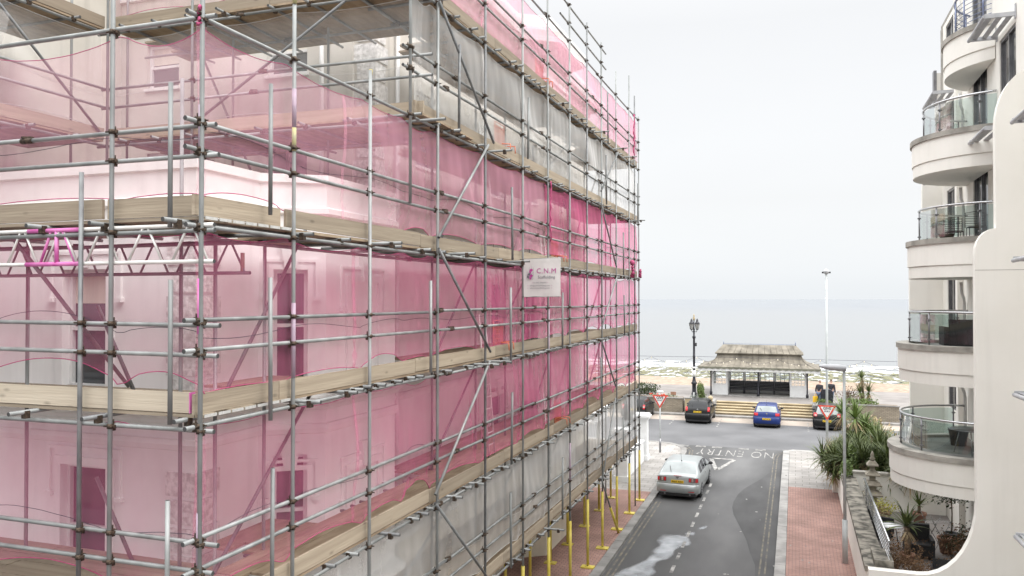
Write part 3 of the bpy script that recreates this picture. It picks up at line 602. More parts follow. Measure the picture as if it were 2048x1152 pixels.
# architraves with shoulders round openings and blind panels
def arch(p, q, u0, u1, z0, z1, w=.13, k=.05, key=True, sh=.16):
    d, o = out_of(p, q); d3 = Vector((d.x, d.y, 0)); o3 = Vector((o.x, o.y, 0)); p3 = Vector((*p, 0)); b = MB()
    def B(ua, ub, za, zb, kk):
        b.obox(p3 + d3 * (ua + ub) / 2 + Vector((0, 0, (za + zb) / 2)) + o3 * kk / 2, d3 * (ub - ua) / 2, o3 * kk / 2, Vector((0, 0, (zb - za) / 2)))
    B(u0 - w, u0, z0, z1, k); B(u1, u1 + w, z0, z1, k); B(u0 - w, u1 + w, z1, z1 + w, k + .002)
    e = w + sh                                             # outer shouldered hood
    B(u0 - e, u0 - e + .05, z1 - .45, z1 + e, k - .01); B(u1 + e - .05, u1 + e, z1 - .45, z1 + e, k - .01); B(u0 - e + .05, u1 + e - .05, z1 + e - .05, z1 + e, k - .011)
    B(u0 - e - .03, u0 - e + .1, z1 - .52, z1 - .45, k + .02); B(u1 + e - .1, u1 + e + .03, z1 - .52, z1 - .45, k + .02)
    if key:
        um = (u0 + u1) / 2
        b.prism([p3 + d3 * (um + s) + Vector((0, 0, z)) for s, z in ((-.1, z1 + .03), (.1, z1 + .03), (.17, z1 + .48), (-.17, z1 + .48))], o3 * (k + .04))
    obj('architrave', b, 'stucco', HOUSE, True)
arch(LOW[2], LOW[3], .24, .80, 3.85, 5.5, .08, sh=.1); arch(LOW[2], LOW[3], .24, .80, 7.0, 8.9, .08, sh=.1)
arch(LOW[3], LOW[4], .75, 1.77, 3.9, 5.3); arch(LOW[3], LOW[4], .75, 1.77, 7.1, 8.7)
arch(LOW[0], LOW[1], 8.9, 9.8, 6.98, 8.87); arch(LOW[0], LOW[1], 8.88, 9.82, 3.75, 5.76, key=False)
arch(SIDE[0], SIDE[1], 6.9, 8.1, 7.0, 8.9); arch(SIDE[0], SIDE[1], 6.9, 8.1, 3.9, 5.5); arch(SIDE[2], SIDE[3], .75, 1.77, 3.9, 5.3); arch(SIDE[2], SIDE[3], .75, 1.77, 7.1, 8.7)
arch(SIDE[2], SIDE[3], .75, 1.77, 11.4, 13.0); arch(SIDE[1], SIDE[2], .24, .8, 3.85, 5.5, .08, sh=.1); arch(SIDE[1], SIDE[2], .24, .8, 7.0, 8.9, .08, sh=.1)
# downpipe and pilasters on the set-back wall
b = MB(); b.tube((-9.75, 15.08, 9.9), (-9.75, 15.08, 16.3), .05, 8); b.tube((-8.42, 16.1, .1), (-8.42, 16.1, 16.3), .05, 8); obj('downpipe', b, 'frame', HOUSE, True)
b = MB(); b.box(-9.55, 15.12, 9.9, -9.0, 15.2, 16.3); obj('pilaster', b, 'stucco_old', HOUSE, True)
# garden wall and white gate pier beyond the house, at the corner with the seafront
G = thing('gate_pier', 'tall white square gate pier with moulded cap, at the street corner past the scaffold', 'gate pier', (-7.45, 41.3, .12))
b = MB(); b.box(-.28, -.28, 0, .28, .28, 2.1); b.box(-.33, -.33, 0, .33, .33, .25); obj('shaft', b, 'white', G)
b = MB(); b.box(-.36, -.36, 2.1, .36, .36, 2.2); b.box(-.42, -.42, 2.2, .42, .42, 2.3); b.prism([(-.36, -.36, 2.3), (.36, -.36, 2.3), (.36, .36, 2.3), (-.36, .36, 2.3)], (0, 0, .08)); obj('cap', b, 'white', G)
G2 = copy_tree(G); G2.location = (-7.45, 36.2, .12); WM[G2.name] = Matrix.Translation((-7.45, 36.2, .12)); G2['label'] = 'white gate pier half hidden behind the far end of the scaffold'
t = thing('garden_wall', 'low white rendered garden wall running between the two gate piers', 'wall', (-7.45, 38.8, .12))
b = MB(); b.box(-.15, -2.2, 0, .15, 2.1, 1.0); obj('wall', b, 'white', t); b = MB(); b.box(-.2, -2.2, 1.0, .2, 2.1, 1.1); obj('coping', b, 'white', t)
b = MB()
for k in range(9): b.tube((0, -1.9 + k * .47, 1.1), (0, -1.9 + k * .47, 1.75), .012, 5)
b.tube((0, -2.2, 1.7), (0, 2.1, 1.7), .015, 5); obj('railing', b, 'black', t)
P_ = thing('porch', 'white columned porch standing beside the far end of the townhouse', 'porch', (-9.6, 36.2, .12))
for x in (-.8, .8):
    b = MB(); b.lathe([(.2, 0), (.2, .15), (.15, .2), (.13, 2.5), (.2, 2.6), (.2, 2.7)], (x, 1.2, 0), 12); obj('column', b, 'white', P_)
b = MB(); b.box(-1.15, -1.5, 2.7, 1.15, 1.5, 3.1); b.box(-1.25, -1.6, 3.1, 1.25, 1.6, 3.25); obj('entablature', b, 'white', P_)

# ------------------------------------------------------------------ the scaffold
SC = thing('scaffold', 'tall tube and coupler scaffold of grey poles and timber boards around the townhouse', 'scaffold', (-6.05, 7.02, 0))
LV = [2.52, 4.78, 7.14, 9.31, 11.60, 13.86]
XO, XI, YF = -6.05, -7.25, 7.02
RT = .0265
def tube(name, p0, p1, m='steel', r=RT, n=10, caps=True):
    b = MB(); b.tube(p0, p1, r, n, capmat=1)
    return obj(name, b, [m, 'shade_cap'], SC, True)
J = lambda a: rng.uniform(-a, a)
crossings = []                                             # (x, y, z, axis of the horizontal tube)
side_std = [(7.02, 18), (8.73, 18), (10.69, 11.87), (13.10, 18), (15.45, 18), (17.90, 18), (20.0, 18), (22.1, 16.8), (24.15, 17.0), (26.15, 17.0), (28.45, 16.65), (30.75, 17.1), (31.95, 16.6), (32.87, 15.95)]
for k, (y, zt) in enumerate(side_std):
    tube('standard', (XO + J(.01), y, .02), (XO + J(.02), y + J(.02), zt), 'steel_dark' if k in (4, 8, 12) else 'steel')
tube('standard', (XO, 12.02, 10.0), (XO, 12.02, 18)); side_all = side_std + [(12.02, 18)]
for y, _ in side_std[1:]:
    if 10.2 < y < 15 : continue
    tube('standard', (XI, y, .02), (XI + J(.02), y + J(.02), 14.2 if y > 10 else 9.5), 'steel')
tube('standard', (XI, 9.75, .02), (XI, 9.75, 9.6))
for x, zb, zt, m in ((-7.29, .02, 18, 'steel'), (-7.74, 5.2, 9.86, 'steel_dark'), (-9.6, .02, 18, 'steel'), (-11.9, .02, 18, 'steel')): tube('standard', (x, YF, zb), (x + J(.01), YF, zt), m)
for x, zt in ((-7.84, 11.4), (-10.64, 9.5)): tube('standard', (x, 8.73, .02), (x, 8.73, zt), 'steel')
for x, y in ((-8.77, 13.8), (-11.07, 13.8), (-13.9, 13.8), (-10.9, 12.4), (-13.0, 12.4), (-14.3, 12.7), (-13.0, 9.2), (-13.0, 7.02)): tube('standard', (x, y, 10.0), (x, y, 17.6), 'steel')
# short puncheons that carry guard rails, as (y, bottom, top) on the street side, (x, bottom, top) on the near side
for y, z0, z1 in [(8.16, 9.42, 11.01), (8.18, 6.93, 8.66), (8.22, 4.5, 6.35), (12.71, 7.12, 8.72), (17.0, 9.28, 10.92), (13.94, 11.56, 13.23), (18.11, 11.75, 13.22), (26.83, 13.7, 15.47),
                  (26.59, 11.6, 13.28), (16.89, 6.95, 8.66), (21.11, 7.05, 8.58), (29.42, 9.25, 10.88), (29.59, 7.05, 8.55), (16.9, 2.4, 4.08), (21.1, 2.4, 4.08), (29.36, 2.5, 4.02), (16.93, 4.7, 6.31), (25.79, 4.7, 6.48), (32.3, 11.5, 13.1)]:
    tube('puncheon', (-5.99, y, z0), (-5.99 + J(.015), y + J(.02), z1), 'steel_dark' if rng.random() < .25 else 'steel')
for x, z0, z1 in [(-6.4, 9.18, 10.76), (-6.385, 7.04, 8.61), (-6.41, 4.6, 6.22)]: tube('puncheon', (x, 6.955, z0), (x, 6.955, z1))
# ledgers under the boards and guard rails
XL = XO - .053; YL = YF + .053
def run(name, fix, ax, a, z, y0, y1, cuts, m='steel', over=.16):
    ps = [y0] + [c + J(.5) for c in cuts if y0 + 1 < c < y1 - 1] + [y1]
    for i, (p, q) in enumerate(zip(ps, ps[1:])):
        za, zb = z + J(.018), z + J(.018)
        P = (lambda t, zz: (fix, t, zz)) if ax == 'y' else (lambda t, zz: (t, fix, zz))
        tube(name, P(p, za), P(q, zb), m)
        if i: # sleeve coupler at the joint
            c = MB(); c.tube(P(p - .09, za), P(p + .09, za), .036, 8); c.obox(Vector(P(p, za + .04)), (.02, .06, 0) if ax == 'y' else (.06, .02, 0), (.02, 0, 0) if ax == 'y' else (0, .02, 0), (0, 0, .012))
            obj('sleeve_coupler', c, 'rust', SC, True)
cuts = (13.6, 19.4, 25.5)
for i, z in enumerate(LV):
    zl = z - .115; y0 = 6.86 if i < 5 else 12.2
    run('ledger', XL, 'y', 0, zl, y0, 33.12, cuts)
    run('ledger', XI, 'y', 0, zl, 8.4 if i < 4 else 12.3, 33.0, (14, 21, 28))
    for j, dz in enumerate((.70, 1.03)):
        ys = 6.84 if i < 4 else 11.85
        run('guard_rail', XL, 'y', 0, z + dz, ys, 33.1, cuts)
        for y, zt in side_all:
            if y >= ys and z + dz < zt and not (y == 12.02 and z < 10): crossings.append((XO, y, z + dz, 'y'))
    for y, zt in side_all:
        if y >= y0 and zl < zt and not (y == 12.02 and z < 10): crossings.append((XO, y, zl, 'y'))
    if i < 5:
        run('ledger', YL, 'x', 0, zl - (.05 if i != 4 else .0), -13.4, -5.9, (-10.2,))
        if i < 4:
            for dz in (.66, .985): run('guard_rail', YL, 'x', 0, z + dz, -13.4, -5.87 + J(.06), (-9.1 if i == 3 else -10.8,))
            for x in (XO, -7.29): crossings += [(x, YF, z + .66, 'x'), (x, YF, z + .985, 'x')]
            if i in (1, 2): crossings += [(-7.74, YF, z + .66, 'x'), (-7.74, YF, z + .985, 'x')]
        for x in (XO, -7.29): crossings.append((x, YF, zl - .05, 'x'))
        if i < 4: run('ledger', 8.70, 'x', 0, zl - .05, -13.0, -7.0, (-10,))
run('guard_rail', XL, 'y', 0, 15.82, 11.9, 33.1, cuts); run('guard_rail', XL, 'y', 0, 16.33, 21.3, 27.0, ()); run('guard_rail', XL, 'y', 0, 16.86, 12, 27.0, (19,))
for y, zt in side_std:
    if y > 12: crossings.append((XO, y, 15.82, 'y'))
    if 21 < y < 27: crossings += [(XO, y, 16.33, 'y'), (XO, y, 16.86, 'y')]
for i in (4, 5):                                           # the set-back lifts over the parapet, across and along the left wing
    z = LV[i]
    run('ledger', 12.45, 'x', 0, z - .115, -13.3, -5.6, (-9.5,)); run('ledger', 14.0, 'x', 0, z - .115, -13.6, -7.0, (-10,)); run('ledger', -13.05, 'y', 0, z - .115, 3, 12.6, (7.5,))
    for dz in (.66, 1.02):
        run('guard_rail', 12.45, 'x', 0, z + dz, -13.2, -5.85, (-9.8,)); run('guard_rail', -13.05, 'y', 0, z + dz, 3, 12.6, (8,))
        crossings += [(XO, 12.02, z + dz, 'x'), (-10.9, 12.4, z + dz, 'x')]
# pink sprayed identification marks on some tubes, and yellow paint
for p0, p1, m in (((XO, YF, 8.02), (XO, YF, 8.62), 'pinkpaint'), ((XO, YF, 5.55), (XO, YF, 6.1), 'pinkfaint'), ((XO, 8.73, 7.4), (XO, 8.73, 8.35), 'pinkfaint'),
                  ((XO, 8.73, 10.3), (XO, 8.73, 10.6), 'yellowfaint'), ((XO, 8.73, 10.6), (XO, 8.73, 11.1), 'pinkfaint'), ((XO, 8.73, 12.2), (XO, 8.73, 12.5), 'yellowfaint'), ((XO, 10.69, 11.80), (XO, 10.69, 11.88), 'yellow'),
                  ((XO, YF, 10.0), (XO, YF, 10.5), 'pinkfaint'), ((XO, 20.0, 5.5), (XO, 20.0, 8.2), 'pinkfaint'), ((XO, 22.1, 3.2), (XO, 22.1, 4.3), 'pinkfaint'), ((XO, 30.75, 4), (XO, 30.75, 7), 'pinkfaint')):
    b = MB(); b.tube(p0, p1, RT + .0018, 12); obj('paint_mark', b, m, SC, True)
# transoms carry the boards; their ends stick out past the ledger
trans = []
for i, z in enumerate(LV):
    y = 8.9 if i < 4 else 12.2
    while y < 32.9:
        e = rng.choice((.05, .08, .1, .16, .12, .22, .06)) if y > 9.6 else rng.choice((.06, .18, .3))
        if rng.random() < .07: e = .45
        trans.append((y + J(.15), ((XO + e, y, z - .063 + J(.006)), (XI - .22, y + J(.06), z - .063))))
        y += rng.choice((.55, .75, .9, 1.05, .35))
    if i < 4:
        x = -6.3
        while x > -12.5:
            trans.append((6, ((x, YF - rng.choice((.1, .16, .28, .2)), z - .063), (x + J(.03), 8.95, z - .063)))); x -= rng.choice((.75, .95, 1.1))
    else:
        x = -6.5
        while x > -13:
            trans.append((12.4, ((x, 12.4 - rng.choice((.1, .2, .3)), z - .063), (x + J(.05), 14.9, z - .063)))); x -= rng.choice((.8, 1.0))
        y = 4
        while y < 12.3: trans.append((12, ((-12.85, y, z - .063), (-15.1, y, z - .063)))); y += .95
trans.sort(key=lambda t: t[0])
for y, (p, q) in trans[:100]: tube('transom', p, q, rng.choice(('steel', 'steel', 'steel_dark')), n=8)
b = MB()
for y, (p, q) in trans[100:]: b.tube(p, q, RT, 6, capmat=1)
props(obj('transom', b, ['steel', 'shade_cap'], SC, True), kind='stuff')
# boards: five planks wide along the street side, across the near face, and on the set-back lifts
def planks(b, horizontal, fixed, along, z, w=.225, th=.038, length=3.9):
    """rows of planks; fixed: list of row offsets, along: (start, end)"""
    for r in fixed:
        s = along[0] + (J(.4) if r != fixed[0] else 0); s = max(along[0], s)
        while s < along[1] - .1:
            e = min(s + length + J(.05), along[1]); zz = z + J(.004)
            if horizontal == 'y': b.box(r - w / 2 + .004, s, zz - th, r + w / 2 - .004, e - .01, zz)
            else: b.box(s, r - w / 2 + .004, zz - th, e - .01, r + w / 2 - .004, zz)
            s = e
for i, z in enumerate(LV):
    b = MB(); planks(b, 'y', [XO - .2 - k * .229 for k in range(5)], (8.72 if i < 4 else 12.4, 32.95), z)
    for ya, yb in ((9.6, 11.2), (15.1, 24.1), (28.1, 32.95)) if i < 4 else ((15.3, 24.1), (28.1, 32.95)): planks(b, 'y', [XO - .2 - k * .229 for k in range(5, 9)], (ya, yb), z)
    obj('deck', b, 'deck', SC, True)
    if i < 4:
        b = MB(); planks(b, 'x', [YF + .2 + k * .229 for k in range(7)], (-14, XO - .02), z); planks(b, 'x', [YF + .2 + k * .229 for k in range(7, 8)], (-14, -7.2), z); dk = obj('deck', b, 'wood', SC, True)
        c = MB()
        for k in range(7): c.box(XO - .022, YF + .2 + k * .229 - .10, z - .036, XO - .0165, YF + .2 + k * .229 + .10, z - .002)
        obj('end_band', c, 'band', dk, True)
    else:
        b = MB(); planks(b, 'x', [12.55 + k * .229 for k in range(10)], (-13, XO - .2 if i == 5 else XO + .05), z + .005); obj('deck', b, 'deck', SC, True)
        b = MB(); planks(b, 'y', [-13.2 - k * .229 for k in range(9)], (2.5, 12.4), z); obj('deck', b, 'deck', SC, True)
def toe(p, q, z, h=.225, m='wood', tilt=0):
    p, q = Vector((*p, z + h / 2)), Vector((*q, z + h / 2)); L = (q - p).length; a = math.atan2(q.y - p.y, q.x - p.x)
    b = MB(); b.box(-L / 2, -.019, -h / 2, L / 2, .019, h / 2)
    wld = Matrix.Translation((p + q) / 2) @ Matrix.Rotation(a, 4, 'Z') @ Matrix.Rotation(tilt, 4, 'Y')
    l = wm(SC).inverted() @ wld
    return obj('toe_board', b, m, SC, loc=l.to_translation(), rot=l.to_quaternion().to_matrix())
XT, YT = XL - .05, YL + .05
for i, z in enumerate(LV):
    ys = {0: [7.05, 9.1, 12.9, 16.8, 20.7, 24.6, 28.5, 32.9], 1: [7.05, 8.45, 12.95, 16.85, 20.75, 24.65, 28.55, 32.9], 2: [7.04, 8.55, 12.4, 16.3, 20.2, 22.3, 26.3, 29.9, 32.9],
          3: [7.02, 8.57, 8.68, 12.6, 16.5, 20.4, 24.3, 28.2, 32.9], 4: [12.35, 16.2, 20.1, 24, 27.9, 32.9], 5: [12.35, 16.25, 20.15, 24.05, 27.95, 32.9]}[i]
    for p, q in zip(ys, ys[1:]):
        if q - p < .3: continue
        toe((XT, p + .006), (XT, q - .006), z + .006 + J(.012), tilt=J(.002))
    if i < 4:
        xs = {0: [-13.9, -10, XT - .03], 1: [-13.9, -10.0, XT - .03], 2: [-13.95, -10.05, XT - .1], 3: [-13.9, -10.5, -7.51, -7.44, XT - .03]}[i]
        for p, q in zip(xs, xs[1:]):
            if q - p > .3: toe((p + .005, YT), (q - .005, YT), z + .006 + J(.01), m='wood_new' if i == 2 else 'wood', tilt=J(.002))
    else:
        for p, q in ((-13.0, -9.2), (-9.19, XT + .12)): toe((p, 12.5), (q, 12.5), z + .006)
        for p, q in ((2.5, 6.4), (6.4, 9.5), (9.5, 12.4)): toe((-13.1, p), (-13.1, q), z + .006)
b = MB(); b.box(XT - .1, YT - .03, LV[2] + .01, XT - .085, YT + .05, LV[2] + .235); obj('board_end_plate', b, 'pinkpaint', SC, True)
# diagonal braces outside the street face
for (y0, z0), (y1, z1), m in [((13.03, 13.75), (15.79, 11.70), 'steel_dark'), ((15.47, 11.6), (13.02, 9.5), 'steel'), ((13.02, 9.3), (15.6, 7.3), 'steel_dark'), ((15.56, 7.1), (12.89, 4.95), 'steel'), ((12.89, 4.8), (15.75, 2.4), 'steel_dark'),
                              ((25.74, 11.55), (28.12, 9.55), 'steel_dark'), ((28.24, 9.2), (25.86, 7.5), 'steel'), ((25.71, 7.1), (27.99, 5.3), 'steel_dark'), ((28.46, 13.7), (25.75, 11.95), 'steel'), ((27.95, 4.9), (25.83, 2.42), 'steel')]:
    tube('brace', (-5.985, y0, z0), (-5.985, y1, z1), m)
tube('brace', (-5.985, 25.75, 2.5), (-5.95, 26.9, 1.3), 'steel_dark'); 
b = MB(); b.tube((-5.95, 26.9, 1.3), (-5.91, 28.15, .05), .045, 10); obj('yellow_sleeve', b, 'yellow', SC, True)
for (y0, z0), (y1, z1) in [((10.83, 9.65), (8.77, 7.05)), ((10.85, 6.9), (8.64, 4.8)), ((17.66, 9.2), (15.5, 7.2)), ((21.79, 9.2), (18.9, 7.2)), ((17.9, 6.9), (15.2, 4.85)), ((24.2, 6.9), (21.9, 4.85)), ((24.2, 9.2), (22.1, 7.2)), ((26.5, 6.9), (24.2, 4.8)), ((31, 9.2), (28.4, 7.2)), ((31, 6.9), (28.4, 4.8)),
                            ((17.5, 11.5), (15.5, 9.4)), ((22.2, 11.5), (20.2, 9.4)), ((28, 11.5), (26, 9.4)), ((30.8, 13.7), (28.6, 11.7)), ((26.2, 13.7), (22.1, 11.7)), ((17.9, 4.6), (13.2, 2.6)), ((22.1, 4.6), (18, 2.6)), ((26.2, 4.6), (22.3, 2.6))]:
    tube('brace', (XI + .05, y0, z0), (XI + .05, y1, z1), 'steel_dark', n=8)
for p, q in (((-9.2, 7.3, 9.2), (-8.6, 8.6, 7.2)), ((-9.25, 8.68, 8.3), (-8.6, 8.68, 7.15)), ((-9.25, 8.68, 5.9), (-8.6, 8.68, 4.8)), ((-7.3, 12.45, 13.9), (-11.2, 12.45, 11.6)), ((-13.05, 9.7, 13.9), (-13.05, 12.3, 11.7)), ((-12.0, 13.9, 13.7), (-10.3, 13.9, 10.3))): tube('brace', p, q, 'steel_dark', n=8)
# lattice beams under the fourth lift of the near face
def lattice(y, x0, x1, zt, zb, m, paint=None):
    b = MB(); b.tube((x0, y, zt), (x1, y, zt), .0245, 10, capmat=1); b.tube((x0, y, zb), (x1, y, zb), .0245, 10, capmat=1)
    x = x1 - .02; k = 0
    while x - .55 > x0:
        b.tube((x - .06, y, zb), (x - .27, y, zt), .015, 8); b.tube((x - .33, y, zt), (x - .55, y, zb), .015, 8); x -= .62; k += 1
    o = obj('lattice_beam', b, [m, 'shade_cap'], SC, True)
    if paint:
        p = MB(); p.tube((paint[0], y, zt), (paint[1], y, zt), .0265, 10); p.tube((paint[0] - .03, y, zb), (paint[1], y, zb), .0265, 10)
        p.tube((-8.17, y, zb), (-8.17, y, zt), .024, 10); p.tube((-8.43, y, zb), (-8.25, y, zt), .0165, 8); p.tube((-8.08, y, zt), (-7.88, y, zb), .0165, 8)
        obj('paint_mark', p, 'pinkpaint', o, True)
lattice(YL, -13.6, -5.91, 9.205, 8.81, 'alu', (-8.62, -7.78)); lattice(8.64, -13.2, -6.65, 9.13, 8.74, 'steel')
b = MB(); b.box(-6.77, 8.6, 8.76, -6.75, 8.66, 9.0); obj('tag', b, 'tagbrown', SC, True)
# two-piece right-angle couplers where rails meet standards
def coupler_mb(ax):
    b = MB(); h = Vector((0, 1, 0)) if ax == 'y' else Vector((1, 0, 0)); o = Vector((-1, 0, 0)) if ax == 'y' else Vector((0, 1, 0))
    b.tube((0, 0, -.028), (0, 0, .028), .036, 10); b.tube(o * .053 - h * .028, o * .053 + h * .028, .036, 8)
    b.obox(o * .026, h * .03, o * .02, Vector((0, 0, .03)))
    b.obox(o * .01 + h * .045, h * .016, o * .03, Vector((0, 0, .016))); b.tube(o * -.01 + h * .05, o * -.055 + h * .055, .009, 6); b.tube(o * .05 + Vector((0, 0, .02)), o * .05 + Vector((0, 0, .075)), .009, 6)
    b.obox(o * .05 + Vector((0, 0, -.045)), h * .02, o * .018, Vector((0, 0, .014)))
    b.tube(o * -.02 - h * .03, o * -.02 - h * .075, .011, 6)
    b.v = [tuple(c * .96 for c in v) for v in b.v]
    return b
cpm = {a: coupler_mb(a) for a in 'xy'}; cpo = {}
crossings = list(dict.fromkeys(crossings)); crossings.sort(key=lambda c: c[0] ** 2 + c[1] ** 2 + (c[2] - 8.4) ** 2)
base = wm(SC).to_translation()
for x, y, z, a in crossings[:99]:
    l = Vector((x, y, z + J(.01))) - base
    if a not in cpo: cpo[a] = obj('coupler', cpm[a], 'rust', SC, loc=l)
    else:
        c = cpo[a].copy(); COL.objects.link(c); c.location = l
b = MB()
for x, y, z, a in crossings[99:]: b.add([(v[0] + x, v[1] + y, v[2] + z) for v in cpm[a].v], cpm[a].f, False)
for y, (p, q) in trans: # transom couplers
    b.obox((Vector(p) + (Vector(q) - Vector(p)).normalized() * (.16 if abs(p[0] - q[0]) > .5 else .22) + Vector((0, 0, -.03))), (.03, 0, 0), (0, .035, 0), (0, 0, .045))
props(obj('coupler', b, 'rust', SC, True), kind='stuff')
# yellow foam sleeves, base plates and sole boards on the pavement
for y, _ in side_std[3:]:
    if abs(y - 31.95) < .01: continue
    b = MB(); b.tube((XO, y, .2), (XO, y, 2.12 + J(.12)), .043, 12); obj('yellow_sleeve', b, 'yellow', SC, True)
    b = MB(); b.box(XO - .2, y - .13, .125, XO + .2, y + .13, .16); b.box(XO - .08, y - .08, .16, XO + .08, y + .08, .172); obj('base_plate', b, ['yellow'], SC, True)
    if y > 15.3:
        b = MB(); b.tube((XI, y, .2), (XI, y, 2.2 + J(.1)), .043, 12); obj('yellow_sleeve', b, 'yellow', SC, True)
        b = MB(); b.box(XI - .18, y - .12, .125, XI + .18, y + .12, .16); obj('base_plate', b, 'yellow', SC, True)

# ------------------------------------------------------------------ debris netting
def net(label, cat, ax, fix, a0, a1, z0, z1, m, ties, normal, seed, group=None, rise=.14, sag=.10, bulge=.05):
    """one sheet, tied along its top edge and at the foot of each pole; the hem rides up between ties"""
    r = random.Random(seed); ph = [r.uniform(0, 6) for _ in range(6)]
    tz = sorted([t for t in ties if a0 - .05 <= t <= a1 + .05] + [a0, a1])
    ri = {}
    def seg(a):
        for p, q in zip(tz, tz[1:]):
            if p <= a <= q and q - p > 1e-6:
                if (p, q) not in ri: ri[(p, q)] = (r.uniform(.2, 1.2), r.uniform(.4, 1.15), r.uniform(-.2, .2))
                return (a - p) / (q - p), ri[(p, q)]
        return 0, (0, 0, 0)
    L = a1 - a0; nu = max(20, int(L * 9)); nv = 20
    def P(u, v):
        a = a0 + L * u; s, (k0, k1, sk) = seg(a); par = 4 * s * (1 - s)
        zb = z0 + rise * k0 * par ** .7 * (1 + sk * (s - .5) * 2); zt = z1 - sag * k1 * par
        z = zb + (zt - zb) * v
        w = bulge * (math.sin(a * 1.9 + ph[0] + z) * .5 + math.sin(a * .8 + z * 2.1 + ph[1]) * .5 + .5) * math.sin(math.pi * min(1, v * 1.02)) ** .6
        dt = min(abs(a - t_) for t_ in tz); rd = math.hypot(dt, (z - z0) * .9); an = math.atan2(z - z0, dt + 1e-4)
        w += .05 * math.exp(-rd / .4) * math.sin(an * 16 + ph[5]) * min(1, rd * 4)
        w += .008 * math.sin(a * 9 + ph[2] + 2.2 * z) * (1 - v) * (1 - par) + .003 * math.sin(a * 14 + z * 3 + ph[3])
        return ((fix + normal * w, a, z) if ax == 'y' else (a, fix + normal * w, z))
    b = MB(); b.grid(P, nu, nv)
    o = obj('debris_net', b, m, None, True, recalc=False); props(o, label, cat, group)
    h = MB(); h.path([P(i / nu, 0) for i in range(nu + 1)], .006, 5); h.path([P(i / nu, 1) for i in range(nu + 1)], .005, 5)
    obj('hem', h, 'hem' if 'pink' in m else 'hem_grey', o, True)
    sx = a0 + r.uniform(2.2, 3.4)
    while sx < a1 - .6 and ax == 'y':                                    # where two sheets overlap
        e = MB(); wd = r.uniform(.05, .1); e.grid(lambda u, v: tuple(c + (.012 * normal if k == (0 if ax == 'y' else 1) else 0) for k, c in enumerate(P((sx - a0 + wd * u + .02 * math.sin(v * 7 + sx)) / L, v))), 2, 20)
        obj('sheet_overlap', e, m, o, True, recalc=False); sx += r.uniform(5, 8)
    if True:
        c = MB(); c.path([Vector(P(i / nu, .36)) + Vector((0, 0, .05 * math.sin(i * .21 + ph[4]))) for i in range(nu + 1)], .0035, 4); obj('lacing_cord', c, 'cable' if 'pink' in m else 'hem_grey', o, True)
    return o
ts = [y for y, _ in side_std] + [12.02]; tf = [-7.29, XO, -9.6, -11.9]
XN, YN = XT - .045, YT + .045
gp, gg = 'pink debris nets tied to the scaffold', 'pale debris nets tied to the scaffold'
net('pale grey net on the lowest lift of the street side, above the yellow poles', 'net', 'y', XN, 7.1, 33, LV[0] + .2, LV[1] - .1, 'net_grey', ts, 1, 1, gg)
net('pink net sheet on the street side, lowest of the pink sheets', 'net', 'y', XN, 7.1, 33, LV[1] + .22, LV[2] - .12, 'net_pink', ts, 1, 2, gp, .22)
net('pink net sheet on the street side behind the white banner, second pink sheet up', 'net', 'y', XN, 7.1, 33, LV[2] + .2, LV[3] - .12, 'net_pink', ts, 1, 3, gp, .18)
net('pink net on the street side near the corner, with a sloping top edge', 'net', 'y', XN, 7.1, 20.0, LV[3] + .2, LV[4] - .16, 'net_pink_thin', ts, 1, 4, gp, .12)
net('pink net on the street side above the banner, beyond a bunched vertical seam', 'net', 'y', XN, 20.05, 33, LV[3] + .2, LV[4] - .14, 'net_pink', ts, 1, 5, gp, .12)
net('pale grey net on the street side between the two highest board decks', 'net', 'y', XN, 12.4, 33, LV[4] + .15, LV[5] - .12, 'net_grey', ts, 1, 6, gg, .1, .14, .07)
net('topmost pink net of the street side, rising against the sky', 'net', 'y', XN, 12.4, 33, LV[5] + .2, 15.76, 'net_pink_thin', ts, 1, 7, gp, .12)
net('pink net on the near face below the lowest board deck in view', 'net', 'x', YN, -13.5, -6.1, LV[0] + .2, LV[1] - .14, 'net_pink', tf, -1, 8, gp)
net('pink net on the near face, below the pale cross-braced beam and above the lowest deck', 'net', 'x', YN, -13.5, -6.1, LV[1] + .26, LV[2] - .14, 'net_pink', tf, -1, 9, gp, .3)
net('pink net on the near face hanging behind the pale lattice beam', 'net', 'x', YN, -13.5, -6.1, LV[2] + .22, LV[3] - .14, 'net_pink', tf, -1, 10, gp, .28)
net('pink net at the upper left over the white parapet, on the near face', 'net', 'x', YN, -13.5, -6.1, LV[3] + .22, 11.44, 'net_pink_thin', tf, -1, 11, gp, .22, .16)
net('pale grey net on the set-back face under the topmost deck', 'net', 'x', 12.6, -13, -6.1, LV[4] + .2, LV[5] - .14, 'net_grey', [-8.8, -10.9], -1, 12, gg)
net('pale grey net along the left wing, at the upper left corner of the photo', 'net', 'y', -13.2, 3, 12.4, LV[4] + .2, LV[5] - .14, 'net_grey', [5, 7.5, 10], 1, 13, gg, bulge=.12)
net('pink net above the topmost deck on the set-back face', 'net', 'x', 12.6, -13, -6.1, LV[5] + .2, 15.7, 'net_pink_thin', [-8.8, -10.9], -1, 14, gp)
net('pink net across the far end of the scaffold on its lower lifts, seen edge on', 'net', 'x', 33.0, -8.2, -6.1, LV[1] + .2, LV[4] - .2, 'net_pink', [-7.25], 1, 15, gp)
net('topmost pink net across the far end of the scaffold', 'net', 'x', 33.0, -8.2, -6.1, LV[5] + .2, 15.7, 'net_pink_thin', [-7.25], 1, 16, gp)
